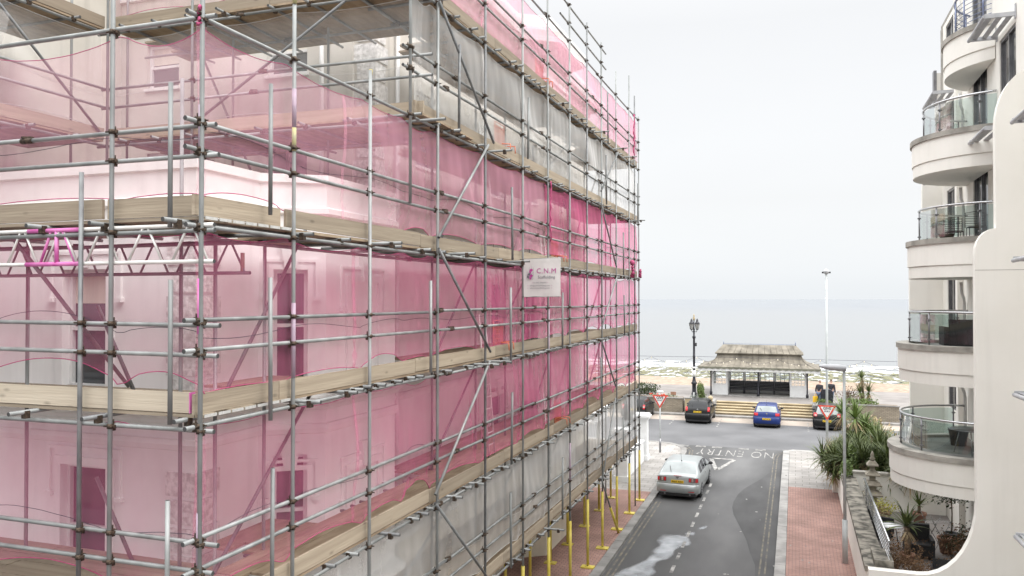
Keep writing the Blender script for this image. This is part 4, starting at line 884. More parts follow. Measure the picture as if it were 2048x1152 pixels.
# gathered seams of spare netting tied to poles
def bunch(label, x, y, z0, z1, r=.05):
    b = MB(); n = 14; rr = random.Random(int(y * 10 + z0 * 7)); b.path([(x + rr.uniform(-.02, .02), y + rr.uniform(-.05, .05), z0 + (z1 - z0) * i / n) for i in range(n + 1)], [r * rr.uniform(.45, 1.3) for _ in range(n + 1)], 7)
    props(obj('net_bunch', b, 'hem', None, True), label, 'net', 'gathered pink netting')
bunch('bright pink roped seam of gathered net halfway along the street side', -5.98, 19.97, 9.9, 11.45, .02)
bunch('ragged pink bunch of net at the top far end of the scaffold', -6.0, 31.6, 14.0, 15.75, .03)
bunch('bulging pink bundle of net near the far end of the boards', -5.95, 31.0, 9.3, 9.85, .08)
bunch('small pink bundle of net tied to the last pole at the far end', -5.95, 32.6, 9.3, 9.6, .06)
bunch('dark pink knot of net at the near corner pole, at the top left', -6.04, 7.0, 11.36, 11.56, .02)
# torn white sheeting on the left wing
b = MB(); rr = random.Random(5)
b.grid(lambda u, v: (-12.95 + .06 * math.sin(u * 9 + v * 5) + .05 * math.sin(v * 13), 8.2 + u * 2.0 * (1 - .25 * v), 13.4 - v * (2.2 + .9 * math.sin(u * 5) * math.sin(u * 11 + 1))), 16, 16)
props(obj('torn_sheet', b, 'net_grey', None, True, recalc=False), 'torn white sheeting hanging in folds over the left wing boards', 'sheeting')

# ------------------------------------------------------------------ ladders, ladder guards and the banner
def ladder(label, x, y, z0, z1, lean=.25):
    t = thing('ladder', label, 'ladder', (x, y, z0), 0, 'ladders between the lifts'); H = z1 - z0
    for s_ in (-.19, .19):
        b = MB(); b.tube((0, s_, 0), (-lean, s_, H), .022, 8); obj('stile', b, 'alu', t)
    n = int(H / .26)
    b = MB()
    for k in range(1, n): b.tube((-lean * k / n, -.19, H * k / n), (-lean * k / n, .19, H * k / n), .014, 6)
    obj('rungs', b, 'alu', t)
ladder('ladder behind the pale net, rising from the lowest boards', -6.6, 22.3, LV[0], LV[1] + .9)
ladder('ladder behind pink net between the lowest two pink sheets, left of the orange guard', -6.6, 17.3, LV[1], LV[2] + .9)
ladder('ladder behind pink net just below the white banner', -6.6, 22.0, LV[2], LV[3] + .9)
ladder('ladder behind pink net above and left of the banner', -6.6, 17.3, LV[3], LV[4] + .9)
ladder('ladder behind the grey net just under the topmost street deck', -6.6, 20.2, LV[4], LV[5] + .9)
def guard(label, y, z):
    t = thing('ladder_guard', label, 'ladder guard', (XT - .15, y, z), 0, 'orange ladder guards')
    b = MB()
    for k in range(9): b.box(-.006, -.28 + k * .066, .15, .006, -.266 + k * .066, .72)
    for k in range(6): b.box(-.0075, -.28, .17 + k * .1, .0075, .28, .182 + k * .1)
    obj('panel', b, 'orange', t)
    b = MB()
    for s_ in (-.12, .2): b.path([(0, s_, .25), (.08, s_, .3), (.3, s_, .28), (.31, s_, .12)], .013, 6)
    obj('hooks', b, 'orange', t); b = MB(); b.path([(0, -.3, .05), (0, -.3, .78), (0, .3, .78), (0, .3, .05)], .016, 6); obj('frame', b, 'orange', t)
guard('orange mesh ladder guard on the lowest pink lift, right of centre', 21.7, LV[1]); guard('orange mesh ladder guard left of the banner, two lifts below the grey net', 16.9, LV[2])
guard('orange mesh ladder guard above the white banner', 21.4, LV[3]); guard('orange mesh ladder guard behind the grey net below the topmost deck', 17.0, LV[4]); guard('orange mesh ladder guard on the topmost deck against the sky', 20.0, LV[5])
BN = thing('banner', 'white square canvas banner with pink and grey lettering hung out from a pole', 'banner', (-5.99, 17.8, 8.45))
Wb, Hb = .90, .885
b = MB(); b.grid(lambda u, v: (u * Wb - .01 * math.sin(v * 3.1), .012 * math.sin(u * 5 + v * 3) * (1 - v * .4), v * Hb + .012 * u), 12, 12); b.grid(lambda u, v: ((u * Wb - .01 * math.sin(v * 3.1)), .004 + .012 * math.sin(u * 5 + v * 3) * (1 - v * .4), v * Hb + .012 * u), 12, 12)
M['canvas'] = mat('white_canvas', (.66, .65, .63), (.73, .72, .70), 4, .8, bump=.15, bscale=12); obj('sheet', b, 'canvas', BN, recalc=False)
M['logo_pink'] = mat('banner_pink', (.48, .06, .30), None, 3, .8); M['logo_grey'] = mat('banner_grey', (.17, .16, .19), None, 3, .8)
xa, ya, yy = (1, 0, 0), (0, 0, 1), -.0165
tp = MB(); add_text(tp, 'C.N.M', .165, (.555, yy, .60), xa, ya, spacing=1.12)
for x in (.22, .58): tp.add([(x + .007 * math.cos(a), yy, .332 + .007 * math.sin(a)) for a in range(6)], [range(6)])
for z in (.262, .205):
    for x in (.105, .685): tp.add([(x + .007 * math.cos(a), yy, z + .007 * math.sin(a)) for a in range(6)], [range(6)])
q_ = lambda pts: tp.add([(x, yy, z) for x, z in pts], [tuple(range(len(pts)))])
q_([(.135, .62), (.185, .665), (.235, .63), (.19, .585)]); q_([(.135, .61), (.183, .58), (.183, .535), (.135, .575)]); q_([(.135, .49), (.19, .535), (.235, .495), (.19, .455)]); q_([(.14, .48), (.185, .45), (.185, .395), (.14, .425)])
obj('pink_print', tp, 'logo_pink', BN, recalc=False)
tg = MB(); add_text(tg, 'Scaffolding', .098, (.555, yy, .458), xa, ya); add_text(tg, '01243 256592', .05, (.40, yy, .332), xa, ya, spacing=1.1)
add_text(tg, 'info@cnmscaffolding.com', .047, (.395, yy, .262), xa, ya); add_text(tg, 'www.cnmscaffolding.com', .047, (.395, yy, .205), xa, ya)
q_ = lambda pts: tg.add([(x, yy, z) for x, z in pts], [tuple(range(len(pts)))])
q_([(.085, .52), (.135, .565), (.18, .53), (.135, .495)]); q_([(.085, .51), (.133, .485), (.133, .42), (.085, .45)])
for k in range(4): q_([(.19, .59 - k * .045 - .06), (.245, .635 - k * .045 - .06), (.245, .63 - k * .045 - .06), (.19, .583 - k * .045 - .06)])
for x, z0, z1 in ((.082, .45, .60), (.135, .62, .70), (.185, .66, .73), (.235, .50, .69)): q_([(x, z0), (x + .004, z0), (x + .004, z1), (x, z1)])
obj('grey_print', tg, 'logo_grey', BN, recalc=False)
b = MB(); b.tube((-.1, .02, .885), (.92, .02, .9), .012, 8); obj('top_batten', b, 'steel', BN); b = MB(); b.tube((-.06, .02, 0), (.91, .02, .012), .012, 8); obj('bottom_batten', b, 'steel', BN)
# ------------------------------------------------------------------ the cream apartment building on the right
AB = thing('apartment_building', 'cream rendered apartment block with stacked curved balconies and rounded fin walls', 'apartment block', (5.3, 22.2, 0))
def fin(y0, th, low):
    pts = []
    if low:
        pts += [(1.74, -.1), (1.74, 1.55), (2.9, 1.55)] + [(2.9 + 1.26 * math.sin(R(a)), 3.42 - 1.87 * math.cos(R(a))) for a in range(10, 91, 10)]
    else: pts += [(4.16, -.1)]
    pts += [(4.16, 9.5)] + [(4.6 - .44 * math.cos(R(a)), 9.5 + .62 * math.sin(R(a))) for a in range(15, 91, 15)]
    pts += [(4.62, 10.14), (4.62, 12.6)] + [(5.5 - .88 * math.cos(R(a)), 12.6 + 1.4 * math.sin(R(a))) for a in range(10, 91, 10)] + [(8, 14.0), (8, -.1)]
    b = MB(); b.prism([(x, y0, z) for x, z in pts], (0, th, 0)); return obj('fin_wall', b, 'cream', AB, True)
fin(22.2, .26, True); fin(34.0, .26, False)
b = MB(); b.box(4.16, 22.197, 9.1, 5.28, 22.2, 9.112); obj('render_joint', b, 'coping', AB, True)
CZ = [4.0, 7.07, 10.14, 13.2, 16.2]; FL = [.35] + [c - .08 for c in CZ]; BY = 27.2
MW = [(5.3, 34), (5.3, 8)]
holes = []
for i, f in enumerate(FL):
    holes.append((5.6, 7.6, f + .02, f + 2.2)); 
    if i >= 1: holes += [(9.1, 10.8, f + .55, f + 2.3), (1.0, 3.0, f + .55, f + 2.3), (13.5, 15.5, f + .55, f + 2.3)]
b = MB(); wall_strip(b, *MW, -.1, 18.6, [h for h in holes if h[3] < 18.5], .1); obj('wall', b, 'cream', AB, True, recalc=False)
b = MB(); b.box(5.3, 8, 18.6, 9, 34, 18.75); b.box(5.75, 8, -.1, 6.0, 34, 18.5); b.box(5.28, 33.6, 14, 5.3, 33.99, 18.6); obj('roof', b, 'coping', AB, True)
b = MB(); b.box(5.1, 34.0, 13.9, 9, 34.26, 17.0); obj('fin_wall', b, 'cream', AB, True)
b = MB(); b.box(5.04, 33.98, 15.9, 5.14, 34.3, 17.1); obj('vent_box', b, 'chrome_dark', AB, True)
for u0, u1, z0, z1 in holes:
    if z1 > 18.5: continue
    X0 = 5.3 + .09; b = MB(); n = 3 if u1 - u0 > 3 else 2
    for k in range(n + 1):
        y = 34 - (u0 + (u1 - u0) * k / n); b.box(X0 - .06, y - .035, z0, X0, y + .035, z1)
    b.box(X0 - .055, 34 - u1, z1 - .07, X0, 34 - u0, z1); b.box(X0 - .055, 34 - u1, z0, X0, 34 - u0, z0 + .07)
    w = obj('window', b, 'chrome_dark', AB, True); g = MB(); g.box(X0, 34 - u1, z0, X0 + .02, 34 - u0, z1); obj('pane', g, 'grey_door', w, True)
b = MB()
for f in FL: b.box(5.12, 30.1, f, 5.298, 30.45, f + 2.5)
obj('pilaster', b, 'cream', AB, True)
for f in FL[1:]:
    b = MB(); b.path([(5.22, 29.5, f + .05), (5.22, 29.5, f + 1.3), (5.18, 29.4, f + 1.45), (5.1, 29.25, f + 1.6), (5.08, 29.2, f + 1.95)], .05, 8); obj('downpipe', b, 'frame', AB, True)
def arc(cx, r, n=28, xmax=5.28):
    am = math.pi / 2 if cx <= xmax else math.acos(min(1, (cx - xmax) / r))
    pts = [(cx - r * math.cos(a), BY + r * math.sin(a)) for a in [-am + 2 * am * i / n for i in range(n + 1)]]
    return pts, cx < xmax
def disc(b, cx, r, z0, z1):
    p, st = arc(cx, r)
    if st: p = [(5.28, p[0][1])] + p + [(5.28, p[-1][1])]
    n = len(p); o = len(b.v); b.v += [(x, y, z0) for x, y in p] + [(x, y, z1) for x, y in p]
    for i in range(n): b.f.append([o + i, o + (i + 1) % n, o + n + (i + 1) % n, o + n + i]); b.mi.append(b.cur); b.sm.append(False)
    b.f += [[o + i for i in range(n)][::-1], [o + n + i for i in range(n)]]; b.mi += [b.cur] * 2; b.sm += [False] * 2
for k, (cz, cx) in enumerate(zip(CZ, (5.17, 5.43, 5.72, 5.86, 6.75))):
    r = 2.43; b = MB(); disc(b, cx, r, cz - .77, cz - .15); disc(b, cx, r - .045, cz - .80, cz - .77); disc(b, cx, r - .03, cz - 1.12, cz - .80)
    bal = obj('balcony', b, 'cream', AB, True)
    p, st = arc(cx, r + .05, 36); q, _ = arc(cx, r - .3, 36); b = MB()
    for i in range(36):                                    # coping ring in stones with open joints
        j = .012 if i % 6 == 0 else 0
        a0, a1 = Vector((*p[i], 0)), Vector((*p[i + 1], 0)); c0, c1 = Vector((*q[i], 0)), Vector((*q[i + 1], 0))
        a0 = a0.lerp(a1, j); c0 = c0.lerp(c1, j)
        b.add([(*v.xy, cz - .15) for v in (a0, a1, c1, c0)] + [(*v.xy, cz) for v in (a0, a1, c1, c0)], [(0, 1, 5, 4), (4, 5, 6, 7), (3, 2, 1, 0), (2, 3, 7, 6), (0, 4, 7, 3), (1, 2, 6, 5)], False)
    obj('coping', b, 'coping', bal, True)
    b = MB(); disc(b, cx, r - .3, cz - .15, cz - .09); obj('balcony_floor', b, 'kerb', bal, True)
    rr_ = r - .32; p, st = arc(cx, rr_, 40); hz = cz + (.95 if k < 4 else 1.2)
    b = MB(); path = ([(5.25, p[0][1], hz)] if st else []) + [(x, y, hz) for x, y in p] + ([(5.25 if k else 4.75, p[-1][1], hz)] if st else [])
    b.path(path, .032, 8); obj('handrail', b, 'chrome' if k < 4 else 'blueroof', bal, True)
    for i in (3, 12, 20, 29, 38):
        x, y = p[i]; b = MB(); b.tube((x, y, cz - .05), (x, y, hz - .03), .024, 8)
        if k < 4:
            for z in (.15, .72): b.obox((x, y, cz + z), (.05, .012, 0), (0, .05, 0), (0, 0, .018))
        obj('post', b, 'chrome_dark' if k < 4 else 'blueroof', bal, True)
    if k < 4:
        for i0, i1 in ((0, 3), (3, 12), (12, 20), (20, 29), (29, 38)):
            b = MB(); idx = list(range(i0, i1 + 1)); b.add([(*p[i], cz + .06) for i in idx] + [(*p[i], hz - .07) for i in idx], [(j, j + 1, len(idx) + j + 1, len(idx) + j) for j in range(len(idx) - 1)], True)
            obj('glass_panel', b, 'glass', bal, True, recalc=False)
    else:
        b = MB()
        for j in range(7): b.path([(x, y, cz + .14 + j * .135) for x, y in p], .011, 5)
        obj('rail_bars', b, 'blueroof', bal, True)
def shade(x0, x1, y0, y1, z):
    b = MB(); b.tube((x0, y0, z), (x0, y1, z - .04), .05, 10); b.box(x0, y0 - .03, z - .06, x1, y0 + .03, z + .05); b.box(x0, y1 - .03, z - .06, x1, y1 + .03, z + .05)
    b.box(x1 - .02, y0 - .05, z - .12, x1, y0 + .05, z + .25); b.box(x1 - .02, y1 - .05, z - .12, x1, y1 + .05, z + .25)
    s_ = obj('sun_shade', b, 'lamp_head', AB, True); b = MB(); n = 3
    for k in range(n):
        x = x0 + (x1 - x0) * (k + .5) / n; b.obox((x + .02, (y0 + y1) / 2, z), (.058, 0, -.02), (0, (y1 - y0) / 2 - .03, 0), (.003, 0, .008))
    obj('slat', b, 'lamp_head', s_, True)
for z in (15.6, 12.75): shade(4.6, 5.29, 23.15, 25.1, z); shade(4.6, 5.29, 31.1, 33.4, z)
shade(4.6, 5.29, 31.1, 33.4, 9.9)
for z in (12.4, 9.3, 6.3, 3.15): shade(4.62, 5.29, 18.4, 20.6, z)
# garden terrace at its foot
b = MB(); b.box(2.02, 22.46, -.1, 5.3, 34.0, .35); props(obj('terrace', b, 'prom'), kind='structure')
t = thing('terrace_wall', 'low cream wall with mossy stone coping between the red pavement and the terrace', 'wall', (1.87, 22.46, .0))
b = MB(); b.box(1.72, 22.46, -.1, 2.02, 37.0, 1.42); obj('wall', b, 'cream', t, True)
b = MB()
for k in range(12): b.box(1.67, 22.46 + k * .95, 1.42 + J(.004), 2.2, 22.46 + k * .95 + .94, 1.55 + J(.006))
b.box(1.9, 22.5, 1.55, 2.35, 23.6, 1.72); obj('coping', b, 'coping_moss', t, True)
t = thing('wall_pier', 'cream square pier ending the low wall beside the cream paving', 'pier', (1.72, 37.3, .12)); b = MB(); b.box(-.22, -.3, 0, .22, .3, 1.65); b.box(-.26, -.34, 1.65, .26, .34, 1.72); obj('shaft', b, 'cream', t)
t = thing('garden_divider', 'plain cream divider wall at the far end of the terrace', 'wall', (3.7, 33.6, .35)); b = MB(); b.box(-1.6, -.1, 0, 1.58, .1, 1.35); obj('wall', b, 'cream', t); b = MB(); b.box(-1.66, -.16, 1.35, 1.58, .16, 1.43); obj('coping', b, 'coping', t)
t = thing('terrace_railing', 'bright stainless railing of horizontal bars on the terrace side of the mossy wall', 'railing', (2.26, 22.9, 1.5))
b = MB(); b.tube((0, -.3, .68), (0, 7.4, .68), .035, 8); obj('handrail', b, 'chrome', t)
b = MB()
for k in range(5): b.tube((0, -.3, .1 + k * .115), (0, 7.4, .1 + k * .115), .013, 6)
obj('bars', b, 'chrome', t)
for y in (.05, 1.75, 3.5, 5.25, 6.95):
    b = MB(); b.tube((.02, y, -.1), (.02, y, .68), .018, 6); obj('post', b, 'chrome_dark', t)
# ------------------------------------------------------------------ plants
def blades(b, o, n, ln, wd, e0, e1, droop, r, az=None):
    o = Vector(o)
    for _ in range(n):
        a = r.uniform(0, 6.283) if az is None else r.uniform(*az); e = R(r.uniform(e0, e1)); L = ln * r.uniform(.6, 1.15); w = wd * r.uniform(.7, 1.2)
        h = Vector((math.cos(a), math.sin(a), 0)); sd_ = Vector((-h.y, h.x, 0)); vs = []; p = o.copy(); k = 5
        for i in range(k + 1):
            f = i / k; wv = w * (1 - f ** 1.6) * (.5 + 1.2 * min(f * 3, 1)) * .55 + .0015
            vs += [p - sd_ * wv, p + sd_ * wv]
            ee = e - droop * f * f; p = p + (h * math.cos(ee) + Vector((0, 0, 1)) * math.sin(ee)) * L / k
        b.add(vs, [(2 * i, 2 * i + 1, 2 * i + 3, 2 * i + 2) for i in range(k)], False)
def leaves(b, fn, n, sz, r):
    for _ in range(n):
        c = Vector(fn(r)); q = Vector((r.gauss(0, 1), r.gauss(0, 1), r.gauss(0, 1))).normalized(); u = q.orthogonal().normalized(); v = q.cross(u); s_ = sz * r.uniform(.5, 1.3)
        b.add([c - u * s_, c - v * s_ * .5, c + u * s_, c + v * s_ * .5], [(0, 1, 2, 3)], False)
def palm(label, x, y, z, H, heads, ln=.9, m='leaf', dry=.2, seed=1, sp=.5, n=70, cat='palm'):
    r = random.Random(seed); t = thing('palm_shrub', label, cat, (x, y, z)); tr = MB(); lf = MB(); dr = MB()
    for k in range(heads):
        hx, hy, hz = r.gauss(0, sp), r.gauss(0, sp), H * r.uniform(.45, 1) if k else H
        tr.path([(hx * .2, hy * .2, 0), (hx * .6, hy * .6, hz * .5), (hx, hy, hz)], [.09, .08, .06], 7)
        blades(lf, (hx, hy, hz), n, ln, .035, -22, 85, .7, r); blades(dr, (hx, hy, hz - .1), int(n * dry), ln * .8, .03, -75, -10, .4, r)
    obj('trunk', tr, 'bark', t); obj('foliage', lf, m, t, recalc=False); obj('dead_leaves', dr, 'leaf_dry', t, recalc=False)
def bush(label, x, y, z, rx, ry, h, m, n=900, sz=.05, seed=1, name='shrub', cat='shrub', twig='bark', lump=.35):
    r = random.Random(seed); t = thing(name, label, cat, (x, y, z)); cl = [(r.uniform(-.7, .7) * rx, r.uniform(-.7, .7) * ry, h * r.uniform(.35, .8), r.uniform(.35, .6)) for _ in range(9)]
    def fn(r):
        c = r.choice(cl); d = Vector((r.gauss(0, 1), r.gauss(0, 1), r.gauss(0, 1))).normalized() * r.uniform(.5, 1) ** .5 * c[3]
        return (c[0] + d.x * rx, c[1] + d.y * ry, max(.03, c[2] + d.z * h * .55))
    b = MB(); leaves(b, fn, n, sz, r); obj('foliage', b, m, t, recalc=False)
    b = MB()
    for c in cl: b.path([(0, 0, 0), (c[0] * .5, c[1] * .5, c[2] * .6), (c[0], c[1], c[2])], [.025, .015, .006], 5)
    obj('stems', b, twig, t); return t
palm('olive green fan palm spilling over the wall, leftmost of the palm clump', 2.55, 36.5, .3, 1.5, 24, .85, seed=3, sp=.5, dry=.25, n=90)
palm('broad dark green fan palm in the middle of the clump beside the lowest balcony', 3.2, 36.0, .3, 2.0, 30, 1.05, seed=4, sp=.85, n=90)
palm('tallest fan palm with pale yellow-green crown behind the clump', 3.1, 39.9, .3, 2.7, 12, 1.0, 'leaf_bright', .6, 5, .45, 90)
palm('fan palm with drooping blades against the cream divider wall', 3.5, 34.6, .3, 1.75, 24, .95, seed=6, sp=.65, n=85)
palm('bushy fan palm low down behind the garden wall end, under the tall one', 2.8, 38.4, .3, 1.7, 22, .95, seed=16, sp=.6, n=90)
palm('sandy dry plumed grass at the left edge of the palm clump', 2.0, 38.4, .3, 1.35, 9, .9, 'leaf_dry', .8, 8, .42, 80, 'grass')
bush('dense green shrub filling the gaps low between the fan palms', 2.9, 36.9, .3, 1.3, 2.0, 1.95, 'leaf', 7000, .055, 48)
bush('rounded green shrub pressed against the balcony end of the divider wall', 3.7, 35.1, .3, .8, 1.0, 1.9, 'leaf_bright', 4200, .05, 49)
palm('spiky cabbage palm on the promenade edge beside the apartment block', 4.6, 60.9, .9, 2.0, 3, .95, 'leaf', .4, 9, .22, 80)
bush('bright green creeper hanging over the end of the low wall', 2.15, 34.9, 1.0, .6, 2.0, 1.5, 'leaf_bright', 5200, .045, 11, 'creeper', 'creeper')
bush('pale dry bush between the cabbage palm and the fan palms', 3.9, 44.8, .1, 1.0, .9, 2.6, 'leaf_dry', 1500, .07, 12)
t = thing('stone_lantern', 'weathered stone pagoda lantern with tiered roofs under the palms', 'lantern', (2.7, 32.6, .35))
z = .0
b = MB(); b.lathe([(.32, 0), (.32, .25), (.22, .3), (.2, .6)], (0, 0, 0), 4, False, rot=.8); obj('pedestal', b, 'stone', t)
for k, w in enumerate((.46, .40, .34, .28)):
    b = MB(); z = .6 + k * .36; b.lathe([(w * .42, z), (w * .42, z + .18), (w, z + .18), (w * 1.02, z + .22), (w * .55, z + .34), (.1, z + .36)], (0, 0, 0), 4, False, rot=.8); obj('roof_tier', b, 'stone', t)
b = MB(); b.lathe([(.06, 2.04), (.1, 2.12), (.05, 2.2), (.07, 2.26), (.01, 2.4)], (0, 0, 0), 10); obj('finial', b, 'stone', t)
def potted(label, x, y, z, kind, pm='pot', ph=.4, pr=.22, seed=1):
    r = random.Random(seed); t = thing('potted_plant', label, 'potted plant', (x, y, z)); b = MB(); b.lathe([(pr * .7, 0), (pr, ph * .85), (pr * 1.1, ph * .86), (pr * 1.1, ph), (pr * .9, ph), (pr * .88, ph - .06)], n=16); obj('pot', b, pm, t)
    kind(t, r, ph); return t
def k_aloe(t, r, h):
    b = MB(); b.path([(0, 0, h - .05), (.03, 0, h + .35), (0, .02, h + .8)], [.1, .09, .08], 8); obj('trunk', b, 'bark', t)
    b = MB(); blades(b, (0, .02, h + .82), 46, .85, .05, -5, 75, .95, r); obj('foliage', b, 'leaf', t, recalc=False)
    b = MB(); blades(b, (0, .02, h + .72), 24, .5, .04, -80, -30, .3, r); obj('dead_leaves', b, 'leaf_dry', t, recalc=False)
def k_yucca(t, r, h):
    b = MB(); b.path([(0, 0, h - .05), (0, 0, h + .25)], [.06, .05], 8); obj('trunk', b, 'bark', t)
    b = MB(); blades(b, (0, 0, h + .25), 50, .55, .03, 5, 88, .2, r); obj('foliage', b, 'leaf', t, recalc=False)
def k_mound(m, sx, sz, n, s_=.04):
    def f(t, r, h):
        b = MB(); leaves(b, lambda r: (r.gauss(0, sx), r.gauss(0, sx), h + abs(r.gauss(sz * .5, sz * .4))), n, s_, r); obj('foliage', b, m, t, recalc=False)
        b = MB()
        for _ in range(9): b.path([(0, 0, h - .05), (r.gauss(0, sx * .6), r.gauss(0, sx * .6), h + sz * .7)], [.012, .004], 4)
        obj('stems', b, 'bark', t)
    return f
def k_standard(t, r, h):
    b = MB(); b.path([(0, 0, h - .05), (.02, .02, h + .6), (0, 0, h + 1.2)], [.025, .02, .018], 6); obj('trunk', b, 'bark', t)
    b = MB(); leaves(b, lambda r: (r.gauss(0, .3), r.gauss(0, .3), h + 1.3 + r.gauss(0, .18)), 700, .05, r); obj('foliage', b, 'leaf_dark', t, recalc=False)
potted('tall aloe tree with a shaggy trunk and arching blades, in the middle of the terrace', 3.2, 27.1, .35, k_aloe, ph=.3, seed=21)
potted('small spiky yucca in a brown pot against the divider wall', 4.1, 31.4, .35, k_yucca, ph=.55, seed=22)
potted('yellow-green leafy plant beside the stone lantern', 3.0, 31.6, .35, k_mound('leaf_yellow', .2, .3, 500), 'pot', .45, seed=23)
potted('standard tree with dark weeping crown beside the drying rack', 4.75, 29.2, .35, k_standard, 'pot_grey', .5, seed=24)
potted('empty-looking terracotta urn with a few dry stems', 4.5, 28.6, .35, k_mound('leaf_brown', .07, .15, 60, .025), 'pot', .5, .25, seed=25)
potted('leafy dark maroon shrub in a tub beside the fin wall curve', 4.75, 26.3, .35, k_mound('leaf_brown', .34, .7, 1500, .045), 'pot_grey', .4, .28, seed=26)
potted('green-edged dark shrub next to the maroon one, by the building', 4.95, 27.4, .35, k_mound('leaf_dark', .3, .6, 1100, .045), 'pot_grey', .4, .26, seed=27)
potted('brown feathery conifer at the near corner of the terrace, left of its twin', 2.62, 24.7, .35, k_mound('leaf_brown', .17, .85, 2200, .03), 'pot', .3, .24, seed=28)
potted('brown feathery conifer at the near corner of the terrace, right of its twin', 3.12, 24.2, .35, k_mound('leaf_brown', .16, .7, 1900, .03), 'pot', .3, .24, seed=29)
potted('straggly pale plant behind the white table', 2.75, 30.4, .35, k_mound('leaf_dry', .16, .5, 350, .04), 'pot_grey', .35, seed=30)
def armchair(label, x, y, rz, z=.35):
    t = thing('armchair', label, 'armchair', (x, y, z), rz, 'black wicker garden armchairs')
    b = MB(); b.box(-.34, -.32, .1, .34, .34, .36); obj('seat', b, 'wicker', t)
    b = MB(); b.box(-.30, -.30, .365, .30, .26, .46); obj('cushion', b, 'trim', t)
    b = MB(); b.obox((0, .35, .52), (.36, 0, 0), (0, .045, .01), (0, .05, .42)); obj('backrest', b, 'wicker', t)
    for s_ in (-1, 1):
        b = MB(); b.box(s_ * .36 - .055, -.33, .1, s_ * .36 + .055, .33, .62); obj('armrest', b, 'wicker', t)
        for y_ in (-.28, .28):
            b = MB(); b.box(s_ * .34 - .03, y_ - .03, 0, s_ * .34 + .03, y_ + .03, .1); obj('leg', b, 'wicker', t)
armchair('black wicker armchair facing the camera behind the aloe tree', 3.62, 27.9, 0); armchair('black wicker armchair with its back to the camera, nearest the curved wall', 3.95, 25.0, R(172)); armchair('black wicker armchair against the railing beyond the white table', 2.7, 29.7, R(70))
t = thing('garden_table', 'small round white garden table by the railing', 'table', (2.95, 28.7, .35)); b = MB(); b.lathe([(.28, .66), (.33, .68), (.33, .70), (.05, .705)], n=20); obj('top', b, 'white', t)
for a in (0, 2.1, 4.2):
    b = MB(); b.tube((.2 * math.cos(a), .2 * math.sin(a), 0), (.1 * math.cos(a), .1 * math.sin(a), .66), .015, 6); obj('leg', b, 'black', t)
t = thing('drying_rack', 'folding wire laundry rack standing near the building', 'laundry rack', (4.25, 28.7, .35), R(20))
for s_ in (-.3, .3):
    b = MB(); b.path([(-.3, s_, 0), (.25, s_, .95), (.3, s_, 1.0)], .011, 6); b.path([(.3, s_, 0), (-.25, s_, .95), (-.35, s_, 1.2)], .011, 6); obj('leg', b, 'chrome', t)
b = MB()
for k in range(8): b.tube((-.38 + k * .1, -.3, .95), (-.38 + k * .1, .3, .95), .005, 5)
obj('wires', b, 'chrome', t)
t = thing('cushion', 'pale blue crumpled plastic sack on the floor by the near armchair', 'sack', (3.5, 24.3, .35)); b = MB()
b.grid(lambda u, v: (.32 * math.cos(u * 6.283) * math.sin(v * 3.1416) * (1 + .15 * math.sin(u * 31)), .2 * math.sin(u * 6.283) * math.sin(v * 3.1416), .1 - .1 * math.cos(v * 3.1416) + .02 * math.sin(u * 19)), 20, 10); M['paleblue'] = mat('pale_blue_plastic', (.35, .48, .55), (.6, .68, .72), 9, .5); obj('sack', b, 'paleblue', t); 
# furniture on the balconies
def bucket(label, x, y, z, r, h, m, cat='tub'):
    t = thing('tub', label, cat, (x, y, z)); b = MB(); b.lathe([(r * .75, 0), (r, h), (r * 1.06, h), (r * 1.06, h + .04), (r * .92, h + .04), (r * .9, h - .1)], n=18); obj('shell', b, m, t); return t
bucket('grey plastic tub on the lowest balcony', 4.73, 27.8, CZ[0] - .09, .28, .46, 'pot_grey')
t = thing('balcony_table', 'round glass-topped table on the lowest balcony', 'table', (4.75, 26.3, CZ[0] - .09)); b = MB(); b.lathe([(.5, .70), (.52, .71), (.52, .725), (.05, .726)], n=24); obj('top', b, 'chrome_dark', t)
for a in (.5, 2.6, 4.7):
    b = MB(); b.tube((.42 * math.cos(a), .42 * math.sin(a), 0), (.25 * math.cos(a), .25 * math.sin(a), .7), .014, 6); obj('leg', b, 'chrome', t)
t = thing('wicker_sofa', 'dark woven sofa back behind the glass of the second balcony', 'sofa', (4.8, 26.75, CZ[1] - .09), R(0))
b = MB(); b.box(-.55, -.35, .05, .6, .45, .4); obj('seat', b, 'wicker', t); b = MB(); b.box(-.55, -.48, .05, .6, -.36, .82); obj('backrest', b, 'wicker', t)
for x in (-.62, .62):
    b = MB(); b.box(x - .06, -.46, .05, x + .06, .45, .6); obj('armrest', b, 'wicker', t)
for lab, x, y in (('dark wire garden chair on the third balcony, nearer the sea', 4.7, 28.1), ('dark wire garden chair on the third balcony, nearer the fin wall', 5.0, 26.4)):
    t = thing('wire_chair', lab, 'chair', (x, y, CZ[2] - .09)); b = MB()
    for k in range(6): b.path([(-.24, -.2 + k * .08, .44), (.24, -.2 + k * .08, .44)], .009, 5)
    obj('seat', b, 'trim', t); b = MB()
    for k in range(6): b.path([(-.26, .2, .5 + k * .07), (0, .27, .5 + k * .07), (.26, .2, .5 + k * .07)], .008, 5)
    b.path([(-.26, .2, .44), (-.26, .2, .88), (0, .27, .92), (.26, .2, .88), (.26, .2, .44)], .013, 6); obj('backrest', b, 'trim', t)
    for sx in (-.22, .22):
        for sy in (-.2, .2): b = MB(); b.tube((sx, sy, 0), (sx, sy, .44), .012, 6); obj('leg', b, 'trim', t)
bucket('dark plant trough on the third balcony behind the glass', 4.4, 27.5, CZ[2] - .09, .2, .3, 'leaf_dark', 'trough')

